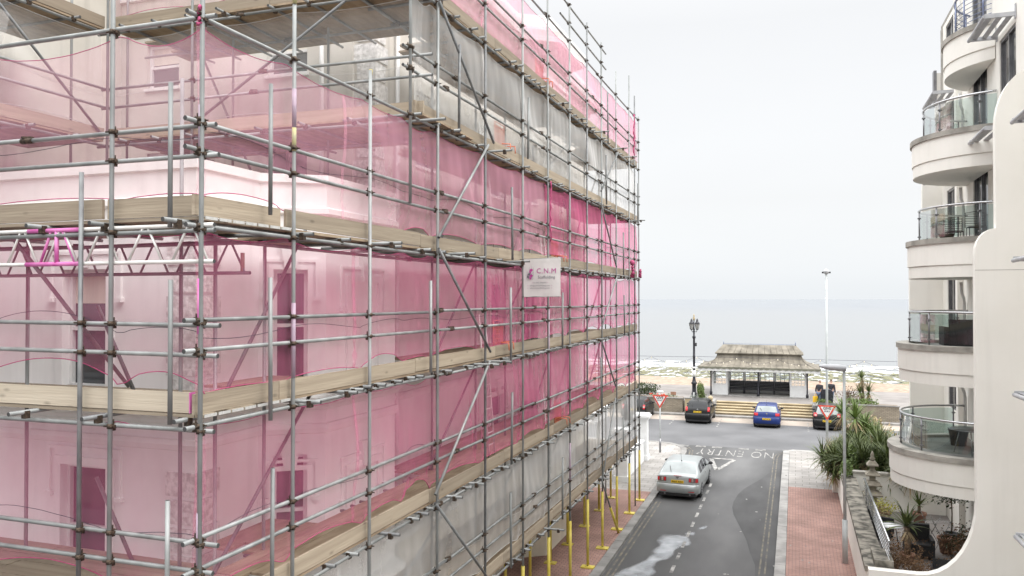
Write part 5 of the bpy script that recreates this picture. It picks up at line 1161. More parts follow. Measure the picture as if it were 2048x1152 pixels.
# ------------------------------------------------------------------ lamps, mast and signs
def giveway(label, x, y, zb, zt, post, cx=None):
    t = thing('give_way_sign', label, 'road sign', (x, y - .06, zb)); H = zt - zb; w = H * 1.1547 / 2
    tri = lambda k, dy, dz=0: [(-w * k, dy, H * .667 + H * .333 * k - 0 + dz), (0, dy, H * .667 - H * .667 * k + dz), (w * k, dy, H * .667 + H * .333 * k + dz)]
    b = MB(); b.prism(tri(1, -.01), (0, .02, 0)); obj('border', b, 'red', t); b = MB(); b.prism(tri(.70, -.014), (0, .003, 0)); obj('panel', b, 'white', t)
    b = MB(); add_text(b, 'GIVE', .185, (0, -.0165, H * .79), (1, 0, 0), (0, 0, 1), off=.006); add_text(b, 'WAY', .125, (0, -.0165, H * .60), (1, 0, 0), (0, 0, 1), off=.004); obj('lettering', b, 'ink', t, recalc=False)
    b = MB(); b.prism([(-w * .9, .012, H * .92), (w * .9, .012, H * .92), (w * .5, .012, H * .35), (-w * .5, .012, H * .35)], (0, .012, 0)); obj('backing', b, 'lamp_head', t)
    return t
giveway('red and white triangular give way sign on its own grey post, left corner', -6.88, 43.5, 2.5, 3.22, None)
t = thing('sign_post', 'grey post carrying the left give way sign, with a dark foot', 'post', (-6.88, 43.5, .12)); b = MB(); b.tube((0, 0, 0), (0, 0, 3.2), .038, 10); obj('pole', b, 'grey_paint', t); b = MB(); b.tube((0, 0, 0), (0, 0, .75), .055, 10); obj('foot', b, 'chrome_dark', t); b = MB(); b.tube((-.18, 0, 3.28), (.18, 0, 3.28), .045, 8); obj('light_unit', b, 'white', t)
giveway('red and white triangular give way sign fixed to the tall mast, right corner', 1.54, 44.0, 2.2, 2.97, None)
t = thing('lamp_mast', 'very tall slim pale mast with a small saucer lamp at its top', 'lamp post', (1.54, 44.06, .12)); b = MB(); b.tube((0, 0, 0), (0, 0, 9.6), .065, 12, .05); obj('pole', b, 'grey_paint', t); b = MB(); b.lathe([(.05, 9.55), (.12, 9.6), (.17, 9.68), (.17, 9.71), (.09, 9.78), (.03, 9.8), (.025, 9.86)], n=18); obj('lamp_head', b, 'lamp_head', t)
for dx in (-.14, .14):
    b = MB(); b.box(dx - .07, -.05, 9.6, dx + .07, .05, 9.68); obj('floodlight', b, 'ink', t)
t = thing('street_lamp', 'grey street lamp with a flat head reaching left, standing on the red paving', 'street lamp', (1.46, 27.25, .12)); b = MB(); b.tube((0, 0, 0), (0, 0, 1.35), .085, 14, .08); b.tube((0, 0, 1.35), (0, 0, 6.05), .05, 12, .042); obj('pole', b, 'grey_paint', t)
b = MB()
def head(u, v):
    a = u * 2 * math.pi; s_ = v; x = .06 - .80 * s_; w = .15 * max(.02, math.sin(math.pi * min(.98, s_ * .8 + .2))) ** .5; return (x, w * math.cos(a), 6.10 + .05 * s_ + .105 * math.sin(a) * (w / .15))
b.grid(head, 16, 14); obj('lamp_head', b, 'lamp_head', t); b = MB(); b.lathe([(.03, 6.15), (.03, 6.2), (.015, 6.22)], (-.16, 0, 0), 10); obj('photocell', b, 'grey_paint', t)
# ------------------------------------------------------------------ seafront: steps, planters, shelter, lamp, people
t = thing('steps', 'wide flight of worn sandstone steps up to the promenade shelter', 'steps', (-2.2, 59.2, 0))
b = MB(); c = MB()
for k in range(5):
    b.box(-3.25, k * .35, .12 + k * .156 + .10, 3.35, k * .35 + .38, .12 + (k + 1) * .156); c.box(-3.23, k * .35 + .03, .0, 3.33, 1.8, .12 + k * .156 + .10)
obj('tread', b, 'step', t); obj('riser', c, 'riser', t)
for x in (-3.4, 3.5):
    b = MB(); b.box(x - .14, -.05, 0, x + .14, 1.7, 1.05); obj('cheek_wall', b, 'kerb', t)
t = thing('stone_post', 'small cream stone post with a ball top at the left end of the steps', 'post', (-5.75, 59.25, .12)); b = MB(); b.box(-.16, -.16, 0, .16, .16, .95); b.lathe([(.1, .95), (.17, 1.05), (.19, 1.14), (.15, 1.25), (.03, 1.32)], n=14); obj('shaft', b, 'step', t)
def planter(label, x0, x1, y0, y1, h, m='brickwall'):
    t = thing('planter', label, 'planter', ((x0 + x1) / 2, y0, .12)); w = (x1 - x0) / 2
    b = MB(); b.box(-w, 0, -.05, w, y1 - y0, h); obj('wall', b, m, t); b = MB(); b.box(-w - .04, -.04, h, w + .04, .2, h + .07); obj('coping', b, 'kerb', t); b = MB(); b.box(-w + .05, .2, h, w - .05, y1 - y0, h + .03); obj('soil', b, 'bark', t)
planter('long brick planter with flowers behind the left parked cars', -14.0, -7.75, 59.35, 60.3, 1.0); planter('brick planter with green plants right of the steps', 2.75, 6.6, 59.35, 60.3, 1.02); planter('square stone planter with a bushy plant at the right end of the steps', 1.4, 2.5, 59.1, 60.1, .9, 'kerb')
bush('clipped green hedge beyond the far end of the scaffold', -11.3, 60.6, .9, 1.9, .7, 1.25, 'leaf_dark', 3000, .06, 41, 'hedge', 'hedge'); bush('low green planting in the right brick planter', 4.2, 59.9, 1.1, 1.2, .35, .5, 'leaf_bright', 1400, .05, 42)
bush('bushy variegated plant in the square stone planter', 1.95, 59.6, 1.0, .5, .42, .5, 'leaf_bright', 800, .045, 43); bush('tall upright green shrub beside the left side of the steps', -6.35, 59.9, .3, .42, .4, 2.0, 'leaf_bright', 2200, .05, 44)
bush('silvery leaved bush between the lamp post and the tall shrub', -6.95, 60.0, .6, .45, .35, .8, 'leaf_grey', 900, .05, 45); bush('sparse flowers in the long brick planter', -9.2, 59.75, 1.1, .9, .25, .32, 'leaf_bright', 500, .04, 46, 'flowers', 'flowers')
bush('wind-bent bare bush on the promenade in front of the cabbage palm', 3.6, 61.2, .9, .8, .5, 1.3, 'leaf_brown', 900, .05, 47)
t = thing('planter_sign', 'small orange wooden sign standing in the flower planter', 'sign', (-8.45, 59.6, 1.12)); b = MB(); b.box(-.2, -.02, .22, .2, .02, .45); obj('board', b, 'pot', t); b = MB(); b.box(-.03, .0, 0, .03, .03, .25); obj('stake', b, 'bark', t)
b = MB()
for _ in range(14): b.lathe([(.02, 0), (.06, .03), (.05, .07), (.01, .09)], (-9.5 + J(.7), 59.65 + J(.1), 1.25 + J(.1)), 6)
props(obj('flowers', b, 'red', None, True), 'red flower heads in the long brick planter', 'flowers')
t = thing('utility_cabinet', 'cream utility cabinet between the flower planter and the lamp post', 'cabinet', (-7.35, 59.5, .12)); b = MB(); b.box(-.24, -.14, 0, .24, .14, 1.02); obj('body', b, 'step', t); b = MB(); b.box(-.27, -.17, 1.02, .27, .17, 1.08); obj('lid', b, 'kerb', t)
t = thing('litter_bin', 'large black rounded bin on the promenade beside the two walkers', 'bin', (2.1, 60.45, .9)); b = MB()
b.prism([(-.4, -.3, 0), (.4, -.3, 0), (.4, -.3, .98), (.34, -.3, 1.1), (.22, -.3, 1.16), (-.22, -.3, 1.16), (-.34, -.3, 1.1), (-.4, -.3, .98)], (0, .6, 0)); obj('body', b, 'black', t); b = MB(); b.box(-.25, -.315, .72, .25, -.3, .9); obj('slot', b, 'ink', t)
# shelter ---------------------------------------------------------------
SH = thing('seafront_shelter', 'Victorian white seafront shelter with a flared mossy roof and black benches', 'shelter', (-2.65, 64.4, .9))
b = MB(); b.box(-3.7, -.5, -.02, 3.7, 3.2, .06); obj('plinth', b, 'kerb', SH)
def loft_rect(b, rings):
    vs = []
    for hx, y0, y1, z in rings: vs += [(-hx, y0, z), (hx, y0, z), (hx, y1, z), (-hx, y1, z)]
    n = len(rings); b.add(vs, [(4 * j + i, 4 * j + (i + 1) % 4, 4 * j + 4 + (i + 1) % 4, 4 * j + 4 + i) for j in range(n - 1) for i in range(4)], False)
cy = 1.5; b = MB(); rings = []
for k in range(11):
    f = k / 10; g = 1 - (1 - f) ** 1.0; hx = 4.47 - 1.35 * (1 - (1 - f) ** 2.1); d = 2.55 - 1.45 * (1 - (1 - f) ** 2.1); rings.append((hx, cy - d, cy + d, 2.27 + .98 * f ** 1.35))
loft_rect(b, rings)
for k in range(-9, 10):                                    # rolled seams following the flare on front and back
    for sg in (-1, 1):
        pts = [(max(-r_[0] + .03, min(r_[0] - .03, k * .46 * (0.72 + .28 * (r_[0] / 4.47)))), cy + sg * (r_[2] - cy + .008), r_[3] + .008) for r_ in rings]; b.path(pts, .014, 4)
rf = obj('roof_skirt', b, 'roof', SH)
b = MB(); loft_rect(b, [(3.24, cy - 1.2, cy + 1.2, 3.2), (3.28, cy - 1.24, cy + 1.24, 3.28), (3.24, cy - 1.2, cy + 1.2, 3.31), (2.76, cy - .12, cy + .12, 3.86), (2.74, cy - .1, cy + .1, 3.88)]); b.add([(-2.74, cy - .1, 3.88), (2.74, cy - .1, 3.88), (2.74, cy + .1, 3.88), (-2.74, cy + .1, 3.88)], [(0, 1, 2, 3)])
for k in range(-6, 7): b.tube((k * .46, cy - 1.22, 3.32), (k * .41, cy - .13, 3.87), .014, 4)
obj('roof_top', b, 'roof', SH)
b = MB()
for x in (-2.7, 2.7): b.lathe([(.03, 3.88), (.04, 3.95), (.015, 4.0), (.04, 4.06), (.015, 4.1), (.006, 4.22)], (x, cy, 0), 8)
for k in range(54): b.tube((-2.62 + k * .099, cy, 3.9), (-2.62 + k * .099, cy, 4.06), .007, 4, .002)
b.tube((-2.7, cy, 3.94), (2.7, cy, 3.94), .012, 5); obj('ridge_cresting', b, 'blueroof', SH)
b = MB()                                                   # scalloped gutter edge over a white fascia
for y in (cy - 2.56, cy + 2.56):
    for k in range(20):
        x0 = -4.47 + k * .447; b.prism([(x0, y, 2.30), (x0 + .447, y, 2.30), (x0 + .447, y, 2.19), (x0 + .36, y, 2.16), (x0 + .22, y, 2.13), (x0 + .09, y, 2.16), (x0, y, 2.19)], (0, -.03 if y < 0 else .03, 0))
for x in (-4.47, 4.44): b.box(x, cy - 2.55, 2.16, x + .03, cy + 2.55, 2.30)
obj('roof_edge', b, 'roof_edge', SH)
b = MB(); b.box(-4.40, cy - 2.52, 1.98, 4.40, cy - 2.48, 2.26); b.box(-4.40, cy + 2.48, 1.98, 4.40, cy + 2.52, 2.26); b.box(-4.42, cy - 2.47, 1.98, -4.38, cy + 2.47, 2.26); b.box(4.38, cy - 2.47, 1.98, 4.42, cy + 2.47, 2.26); obj('fascia', b, 'white', SH)
b = MB(); b.box(-4.36, cy - 2.46, 2.2, 4.36, cy + 2.46, 2.24); obj('ceiling', b, 'white', SH)
def glazed(x0, x1, y, z0, z1, cols, rows, ax='x', panel=True, name='side_screen'):
    b = MB(); Q = (lambda a, c, e, f, k=.025: b.box(a, y - k, e, c, y + k, f)) if ax == 'x' else (lambda a, c, e, f, k=.025: b.box(y - k, a, e, y + k, c, f))
    if panel: Q(x0, x1, .06, z0 - .08); Q(x0, x1, z0 - .08, z0, .045)
    Q(x0, x0 + .11, z0, z1, .04); Q(x1 - .11, x1, z0, z1, .04); Q(x0, x1, z1, z1 + .25, .04)
    a0, a1 = x0 + .11, x1 - .11
    for k in range(1, cols): Q(a0 + (a1 - a0) * k / cols - .024, a0 + (a1 - a0) * k / cols + .024, z0, z1)
    for k in range(1, rows): Q(a0, a1, z0 + (z1 - z0) * k / rows - .02, z0 + (z1 - z0) * k / rows + .02, .022)
    if panel:
        for k in range(1, 9): Q(x0 + (x1 - x0) * k / 9 - .004, x0 + (x1 - x0) * k / 9 + .004, .1, z0 - .1, .03)
    o = obj(name, b, 'white', SH); g = MB(); (g.box(a0, y - .003, z0, a1, y + .003, z1) if ax == 'x' else g.box(y - .003, a0, z0, y + .003, a1, z1)); obj('glazing', g, 'glass_clear', o)
glazed(-3.45, -2.3, 0, .92, 1.98, 3, 5); glazed(2.3, 3.45, 0, .92, 1.98, 4, 5)
glazed(0, 3.0, -3.45, .92, 1.98, 7, 5, 'y'); glazed(0, 3.0, 3.45, .92, 1.98, 7, 5, 'y')
for k in range(4): glazed(-2.3 + k * 1.15 + .001, -2.3 + (k + 1) * 1.15 - .001, 2.1, 1.0, 1.98, 3, 3, name='back_screen')
glazed(0.06, 2.06, -2.3, 1.0, 1.98, 4, 3, 'y', name='back_screen'); glazed(0.06, 2.06, 2.3, 1.0, 1.98, 4, 3, 'y', name='back_screen')
for x in (-3.52, 0, 3.52):
    b = MB(); b.lathe([(.1, .06), (.1, .3), (.06, .36), (.05, 1.75), (.085, 1.8), (.06, 1.86), (.06, 2.2)], (x, -.35, 0), 12)
    for sg in (-1, 1): b.path([(x, -.35, 1.62), (x + sg * .16, -.35, 1.72), (x + sg * .26, -.35, 1.86), (x + sg * .3, -.35, 2.0)], .02, 5); b.path([(x + sg * .05, -.35, 1.97), (x + sg * .22, -.35, 1.97)], .018, 5)
    obj('iron_column', b, 'black', SH)
for k in range(4):
    x0 = -2.25 + k * 1.13; t = thing('bench', 'black slatted bench in the shelter, ' + ['leftmost of four', 'just left of the middle column', 'just right of the middle column', 'rightmost of four'][k], 'bench', (-2.65 + x0 + .55, 66.0, .96), 0, 'black benches in the shelter')
    b = MB()
    for j in range(4): b.box(-.55, -.42 + j * .12, .42, .55, -.33 + j * .12, .45)
    b.box(-.55, -.44, .30, .55, -.41, .41); obj('seat', b, 'black', t); b = MB()
    for j in range(4): b.obox((0, .12 + j * .012, .53 + j * .115), (.55, 0, 0), (0, .012, 0), (0, 0, .05))
    obj('backrest', b, 'black', t)
    for x in (-.53, .53):
        b = MB(); b.box(x - .025, -.42, 0, x + .025, -.36, .44); b.box(x - .025, .08, 0, x + .025, .16, .95); obj('leg', b, 'black', t)
# ornate lamp post
t = thing('lamp_standard', 'ornate black Victorian lamp standard with twin lanterns beside the shelter', 'lamp post', (-7.06, 60.6, .9))
b = MB(); b.lathe([(.2, 0), (.2, .5), (.15, .6), (.15, 1.15), (.2, 1.2), (.21, 1.3), (.15, 1.38), (.12, 1.5), (.105, 1.62), (.09, 1.7), (.085, 3.2), (.12, 3.25), (.085, 3.3), (.075, 4.55), (.12, 4.6), (.13, 4.7), (.07, 4.78), (.06, 5.2), (.09, 5.25), (.05, 5.32), (.045, 5.9)], n=14); obj('post', b, 'black', t)
for k, (dx, dy) in enumerate(((-.16, -.14), (.22, .16))):
    b = MB(); b.path([(0, 0, 5.1), (dx * .7, dy * .7, 5.05), (dx, dy, 5.22)], .025, 6); b.lathe([(.06, 5.2), (.1, 5.24), (.1, 5.26)], (dx, dy, 0), 8); b.lathe([(.2, 5.66), (.17, 5.72), (.09, 5.82), (.07, 5.95), (.02, 6.05)], (dx, dy, 0), 8)
    for a in range(6): b.tube((dx + .1 * math.cos(a * 1.047), dy + .1 * math.sin(a * 1.047), 5.26), (dx + .17 * math.cos(a * 1.047), dy + .17 * math.sin(a * 1.047), 5.66), .012, 4)
    ln = obj('lantern', b, 'black', t); g = MB(); g.lathe([(.085, 5.27), (.155, 5.65)], (dx, dy, 0), 6, False); obj('lantern_glass', g, 'lantern', ln)
b = MB(); b.lathe([(.05, 5.9), (.08, 6.0), (.09, 6.1), (.04, 6.2), (.06, 6.28), (.01, 6.4)], n=10); obj('finial', b, 'step', t)
for z, h in ((2.35, .12), (1.75, .45)):
    b = MB(); b.tube((0, 0, z), (0, 0, z + h), .10 if h < .2 else .125, 14); obj('notice', b, 'white', t)
b = MB(); b.box(-.06, -.215, .3, .06, -.205, .6); obj('plaque', b, 'white', t); b = MB(); b.box(.09, -.06, 4.0, .2, .06, 4.25); obj('junction_box', b, 'trim', t)
# festoon cable with bulbs
def festoon(label, x0, x1, y, z, n, sag, droop):
    t = thing('festoon_lights', label, 'string lights', (x0, y, z)); b = MB(); L = x1 - x0; N_ = 48
    b.path([(L * i / N_, 0, -.04 * math.sin(math.pi * i / N_)) for i in range(N_ + 1)], .011, 4); obj('wire', b, 'cable', t)
    b = MB(); f = lambda u: -.05 - droop * abs(math.sin(math.pi * u * n)) ** .8
    b.path([(L * i / (n * 12), 0, f(i / (n * 12))) for i in range(n * 12 + 1)], .008, 4); obj('drop_cable', b, 'cable', t); g = MB(); g.lathe([(.015, 0), (.04, -.05), (.035, -.1), (.005, -.13)][::-1], (0, 0, 0), 6); g0 = obj('bulb', g, 'bulb', t, loc=(0, 0, f(0)))
    for i in range(1, n * 6 + 1):
        u = i / (n * 6); g1 = g0.copy(); COL.objects.link(g1); g1.location = (L * u, 0, f(u))
festoon('string of festoon bulbs from the ornate lamp towards the scaffold', -32, -7.1, 60.6, 4.1, 8, .1, .4)
festoon('string of festoon bulbs from the ornate lamp across the shelter roof', -7.0, 25, 61.9, 4.05, 11, .1, .4)
# people ----------------------------------------------------------------
def skin_body(name, pts, edges, m, parent, sub=2):
    me = bpy.data.meshes.new(name); me.from_pydata([p[:3] for p in pts], edges, []); o = bpy.data.objects.new(name, me); COL.objects.link(o); o.parent = parent
    me.materials.append(M[m]); md = o.modifiers.new('skin', 'SKIN'); md.use_smooth_shade = True; s_ = o.modifiers.new('sub', 'SUBSURF'); s_.levels = s_.render_levels = sub
    for i, p in enumerate(pts):
        v = me.skin_vertices[0].data[i]; v.radius = (p[3], p[4] if len(p) > 4 else p[3]); v.use_root = (i == 0)
    WM[o.name] = wm(parent); return o
def person(label, x, y, z, rz, jacket, legs, hair, lean=0, bag=False, step=.16):
    t = thing('person', label, 'person', (x, y, z), rz)
    # one continuous body: pelvis, spine, neck, arms, legs (faces local -y)
    B = [(0, 0, .93, .15, .12), (0, -lean * .3, 1.15, .15, .115), (0, -lean * .7, 1.36, .17, .12), (0, -lean, 1.47, .07), (0, -lean * 1.15, 1.56, .058)]
    E = [(0, 1), (1, 2), (2, 3), (3, 4)]
    for s_ in (-1, 1):
        i = len(B); B += [(s_ * .10, 0, .86, .095), (s_ * .105, -s_ * step * .5, .48, .066), (s_ * .105, -s_ * step, .08, .045), (s_ * .105, -s_ * step - .16, .03, .038)]; E += [(0, i), (i, i + 1), (i + 1, i + 2), (i + 2, i + 3)]
        i = len(B); B += [(s_ * .2, -lean * .7, 1.38, .068), (s_ * .25, .02, 1.12, .052), (s_ * .27, -.04, .88, .042), (s_ * .27, -.05, .80, .036)]; E += [(2, i), (i, i + 1), (i + 1, i + 2), (i + 2, i + 3)]
    skin_body('body', B, E, 'skin', t)
    # clothing over it
    C = [(a, b_, c, r * 1.16, (q[0] if q else r) * 1.16) for a, b_, c, r, *q in B]
    C[3] = (*C[3][:3], .075, .075)
    skin_body('jacket', [C[0], C[1], C[2], C[3]] + C[9:12] + C[17:20], [(0, 1), (1, 2), (2, 3), (2, 4), (4, 5), (5, 6), (2, 7), (7, 8), (8, 9)], jacket, t)
    skin_body('trousers', [C[0]] + C[5:8] + C[13:16], [(0, 1), (1, 2), (2, 3), (0, 4), (4, 5), (5, 6)], legs, t)
    for s_ in (-1, 1):
        b = MB(); b.grid(lambda u, v: (s_ * .105 + .048 * math.cos(u * 6.283), -s_ * step - .09 + .14 * math.sin(u * 6.283), .05 - .05 * math.cos(v * 1.57 * 1.9)), 10, 4); obj('shoe', b, 'trim', t)
    b = MB(); hy, hz = -lean * 1.2 - .015, 1.67
    prof = [(.005, -.125), (.05, -.115), (.07, -.07), (.077, 0), (.078, .05), (.06, .1), (.005, .122)]; b.lathe(prof, (0, hy, hz), 16)
    b.obox((0, hy - .088, hz - .02), (.013, 0, 0), (0, .02, 0), (0, 0, .025))
    for s_ in (-1, 1): b.obox((s_ * .08, hy + .005, hz - .01), (.008, 0, 0), (0, .018, 0), (0, 0, .03))
    h_ = obj('head', b, 'skin', t); b = MB()
    for s_ in (-1, 1): b.lathe([(.002, -.008), (.01, 0), (.002, .008)], (s_ * .03, hy - .074, hz + .005), 6)
    b.obox((0, hy - .075, hz - .065), (.022, 0, 0), (0, .004, 0), (0, 0, .004)); obj('features', b, 'ink', h_)
    b = MB(); b.lathe([(.08, .02), (.085, .06), (.068, .105), (.005, .132)], (0, hy + .012, hz), 14); obj('hair', b, hair, h_)
    for s_ in (-1, 1):                                     # hand with separate fingers hanging by the thigh
        b = MB(); b.obox((s_ * .272, -.055, .755), (.014, 0, 0), (0, .036, 0), (0, 0, .045))
        for k in range(4): b.path([(s_ * .272, -.085 + k * .02, .715), (s_ * .268, -.088 + k * .02, .68), (s_ * .255, -.088 + k * .02, .655 - .006 * (k in (1, 2)))], [.009, .0085, .007], 5)
        b.path([(s_ * .265, -.09, .77), (s_ * .25, -.115, .74), (s_ * .245, -.118, .715)], [.011, .01, .008], 5); obj('hand', b, 'skin', t)
    return t
person('walker in a dark jacket and jeans with grey hair, beside the black bin', 1.62, 60.6, .9, R(150), 'jacket', 'denim', 'hair', .08)
person('second walker in a dark blue coat, partly behind the black bin', 2.42, 61.3, .9, R(165), 'jacket', 'denim', 'bark', .05)
for lab, x in (('yellow carrier bag carried by the walker, left one of the two', 1.36), ('yellow carrier bag carried by the walker, right one of the two', 1.86)):
    t = thing('carrier_bag', lab, 'bag', (x, 60.5, 1.12), R(20)); b = MB(); b.prism([(-.17, -.07, 0), (.17, -.07, 0), (.15, -.05, .42), (-.15, -.05, .42)], (0, .13, 0)); obj('body', b, 'bagy', t); b = MB(); b.path([(-.08, .01, .42), (-.06, .01, .54), (.06, .01, .54), (.08, .01, .42)], .012, 5); obj('handle', b, 'bagy', t)

# ------------------------------------------------------------------ cars
def lerp(prof, x):
    for (a, u), (b, v) in zip(prof, prof[1:]):
        if a <= x <= b:
            f = (x - a) / (b - a) if b > a else 0; return u + (v - u) * f
    return prof[0][1] if x < prof[0][0] else prof[-1][1]
def smooth(prof, k=.07):
    return lambda x: (lerp(prof, x - k) + 2 * lerp(prof, x) + lerp(prof, x + k)) / 4
def car(label, loc, rz, paint_, L, Wd, top, rear_win, screen, side, belt, plate, plate_z, lamps, wheels, wr=.31, glass='carglass', roofrail=False, rear_paint=None, badge=True, group=None, bumper=(.28, .60), extra=None):
    t = thing('parked_car', label, 'car', loc, rz, group)
    tp = smooth(top, .03); hw = lambda y: Wd / 2 * (1 - .16 * math.exp(-max(y, 0) / .11) - .20 * math.exp(-max(L - y, 0) / .22))
    ys = sorted({round(y, 4) for y in [0, .015, .03, .05, .075, .1, .13, .16, .2, .25, .3, .36, .43, .5, .6, .7] + [.7 + (L - .7) * i / 34 for i in range(35)] + list(rear_win) + list(screen) + [e for s_ in side for e in s_[:2]]})
    rows = []
    for y in ys:
        w, zt = hw(y), tp(y); zB = min(lerp(belt, y), zt - .05); h = zt - zB; xr = max(w * .96 - .40 * h, w * .5); zb = .20 + .07 * math.exp(-y / .2) + .04 * math.exp(-(L - y) / .2)
        k = min(1, h / .3); xg = w * .96 - .40 * h * .82
        half = [(w * .90, zb), (w * .975, zb + .09), (w, max(zb + .15, min(.58, zB - .12))), (w * .99, max(zb + .2, zB - .07)), (w * .965, zB - .004), (w * .96 - .40 * .05 * k, zB + .05 * h), (xg, zB + .82 * h), (xr * .90, zt - .012), (xr * .5, zt), (0, zt + .012)]
        rows.append([(x, y, z) for x, z in half] + [(-x, y, z) for x, z in half[-2::-1]])
    n = len(rows[0]); body = MB(); rw = MB(); sws = {}; ws = MB()
    V = [v for r in rows for v in r]
    for i in range(len(rows) - 1):
        ym = (ys[i] + ys[i + 1]) / 2
        for j in range(n - 1):
            f = [V[i * n + j], V[i * n + j + 1], V[(i + 1) * n + j + 1], V[(i + 1) * n + j]]; jj = j if j < 9 else n - 2 - j; tgt = body
            if jj in (7, 8) and rear_win[0] < ym < rear_win[1]: tgt = rw
            if jj in (7, 8) and screen[0] < ym < screen[1]: tgt = ws
            if jj == 5:
                for ks, (a, c) in enumerate(side):
                    if a < ym < c: tgt = sws.setdefault((j < 9, ks), MB())
            tgt.add(f, [(0, 1, 2, 3)], True)
    o = len(body.v); body.add(rows[0], [tuple(range(n))], False); body.add(rows[-1], [tuple(range(n))], False)
    for b_ in (body, rw, ws, *sws.values()):                           # weld shared vertices so shading is smooth
        key = {}; nv = []; mp_ = []
        for v in b_.v:
            q = tuple(round(c, 4) for c in v)
            if q not in key: key[q] = len(nv); nv.append(v)
            mp_.append(key[q])
        b_.v = nv; b_.f = [[mp_[i] for i in f] for f in b_.f]
        keep = [k for k, f in enumerate(b_.f) if len(set(f)) > 2]; b_.f = [list(dict.fromkeys(b_.f[k])) for k in keep]; b_.mi = [b_.mi[k] for k in keep]; b_.sm = [b_.sm[k] for k in keep]
    obj('body', body, paint_, t); obj('rear_window', rw, glass, t); obj('windscreen', ws, 'carglass', t); [obj('side_window', s_, 'carglass', t) for s_ in sws.values()]
    def yr(x, z):                                           # rear surface
        y = 0
        while y < .9 and (tp(y) < z or hw(y) < abs(x) + .004): y += .004
        return y
    def patch(name, x0, x1, z0, z1, m, off=.012, par=None, taper=0):
        b = MB(); P = lambda u, v: (x0 + (x1 - x0) * u * (1 - taper * v), yr(x0 + (x1 - x0) * u, z0 + (z1 - z0) * v) - off, z0 + (z1 - z0) * v)
        b.grid(P, 8, 6, True); e = [P(i / 8, 0) for i in range(9)] + [P(1, j / 6) for j in range(1, 7)] + [P(1 - i / 8, 1) for i in range(1, 9)] + [P(0, 1 - j / 6) for j in range(1, 6)]
        k = len(e); b.add(e + [(x, y + .05, z) for x, y, z in e], [(i, (i + 1) % k, k + (i + 1) % k, k + i) for i in range(k)], False)
        return obj(name, b, m, par or t)
    for s_ in (-1, 1):
        first = None
        for x0, x1, z0, z1, m in lamps:
            p = patch('tail_light' if first is None else 'tail_light_segment', s_ * x0, s_ * x1, z0, z1, m, .012 if first is None else .018, first)
            first = first or p
    b = MB(); w = Wd / 2; pts = []                          # bumper swept round the tail
    for i in range(25):
        a = math.pi * i / 24; pts.append((w * 1.005 * (1 if math.cos(a) > 0 else -1) * abs(math.cos(a)) ** .35, .42 - .47 * abs(math.sin(a)) ** .45))
    sec = [(0, bumper[0]), (.04, bumper[0] + .05), (.05, (bumper[0] + bumper[1]) / 2), (.035, bumper[1] - .04), (-.03, bumper[1])]; vs = []
    for x, y in pts:
        d = Vector((x / w, (y - .42) / .47)); d.normalize()
        for k, z in sec: vs.append((x + d.x * k * .3, y + d.y * k, z))
    m5 = len(sec); b.add(vs, [(i * m5 + j, i * m5 + j + 1, (i + 1) * m5 + j + 1, (i + 1) * m5 + j) for i in range(24) for j in range(m5 - 1)], True)
    bp = obj('bumper', b, rear_paint or paint_, t)
    b = MB(); b.box(-Wd * .43, .12, .15, Wd * .43, L - .15, .26); obj('underbody', b, 'trim', t)
    b = MB(); b.box(-Wd * .42, -.02, .17, Wd * .42, .3, bumper[0] + .02); obj('valance', b, 'trim', bp)
    yp = yr(0, plate_z) - .02 if plate_z > bumper[1] else -.105
    b = MB(); b.box(-.26, yp - .008, plate_z - .056, .26, yp + .04, plate_z + .056); pl = obj('number_plate', b, 'plate', t)
    b = MB(); add_text(b, plate, .105, (0, yp - .010, plate_z - .004), (1, 0, 0), (0, 0, 1), off=.003, spacing=1.05); obj('characters', b, 'ink', pl, recalc=False)
    if badge:
        zb_ = plate_z + .17 if plate_z > bumper[1] else .93; b = MB(); b.lathe([(.055, 0), (.055, .012), (.045, .014)], (0, yr(0, zb_) - .02, zb_), 16, True, (Vector((1, 0, 0)), Vector((0, 0, 1)), Vector((0, 1, 0)))); obj('badge', b, 'chrome', t)
    for s_ in (-1, 1):
        for yw in wheels:
            X = s_ * (Wd / 2 - .10); A = (Vector((0, 1, 0)), Vector((0, 0, 1)), Vector((s_, 0, 0)))
            b = MB(); b.lathe([(wr * .7, -.1), (wr * .95, -.09), (wr, -.05), (wr, .06), (wr * .93, .10), (wr * .66, .105)], (X, yw, wr), 24, True, A); wh = obj('wheel', b, 'tyre', t)
            b = MB(); b.lathe([(wr * .66, .06), (wr * .66, .112), (wr * .60, .10)], (X, yw, wr), 24, True, A)
            for k in range(7):
                a = k * .8976; b.obox((X + s_ * .10, yw + wr * .34 * math.cos(a), wr + wr * .34 * math.sin(a)), (.008, 0, 0), (0, wr * .32 * math.cos(a), wr * .32 * math.sin(a)), (0, -.03 * math.sin(a), .03 * math.cos(a)))
            obj('rim', b, 'rim', wh)
            b = MB(); b.lathe([(wr * 1.12, -.12), (wr * 1.16, .084), (wr * 1.02, .086), (wr, .02)], (X, yw, wr + .01), 24, True, A); obj('wheel_arch', b, 'trim', t)
        xm = s_ * (hw(screen[0]) + .09); zm = lerp(belt, screen[0]) + .08; ym = screen[1] - .45
        b = MB(); b.grid(lambda u, v: (xm + .1 * math.cos(u * 6.283) * math.sin(v * 3.1416), ym + .06 * math.sin(u * 6.283) * math.sin(v * 3.1416), zm - .065 * math.cos(v * 3.1416)), 12, 8); b.tube((xm, ym, zm - .04), (s_ * (hw(screen[0]) - .05), ym, zm - .07), .025, 6); obj('mirror', b, 'trim', t)
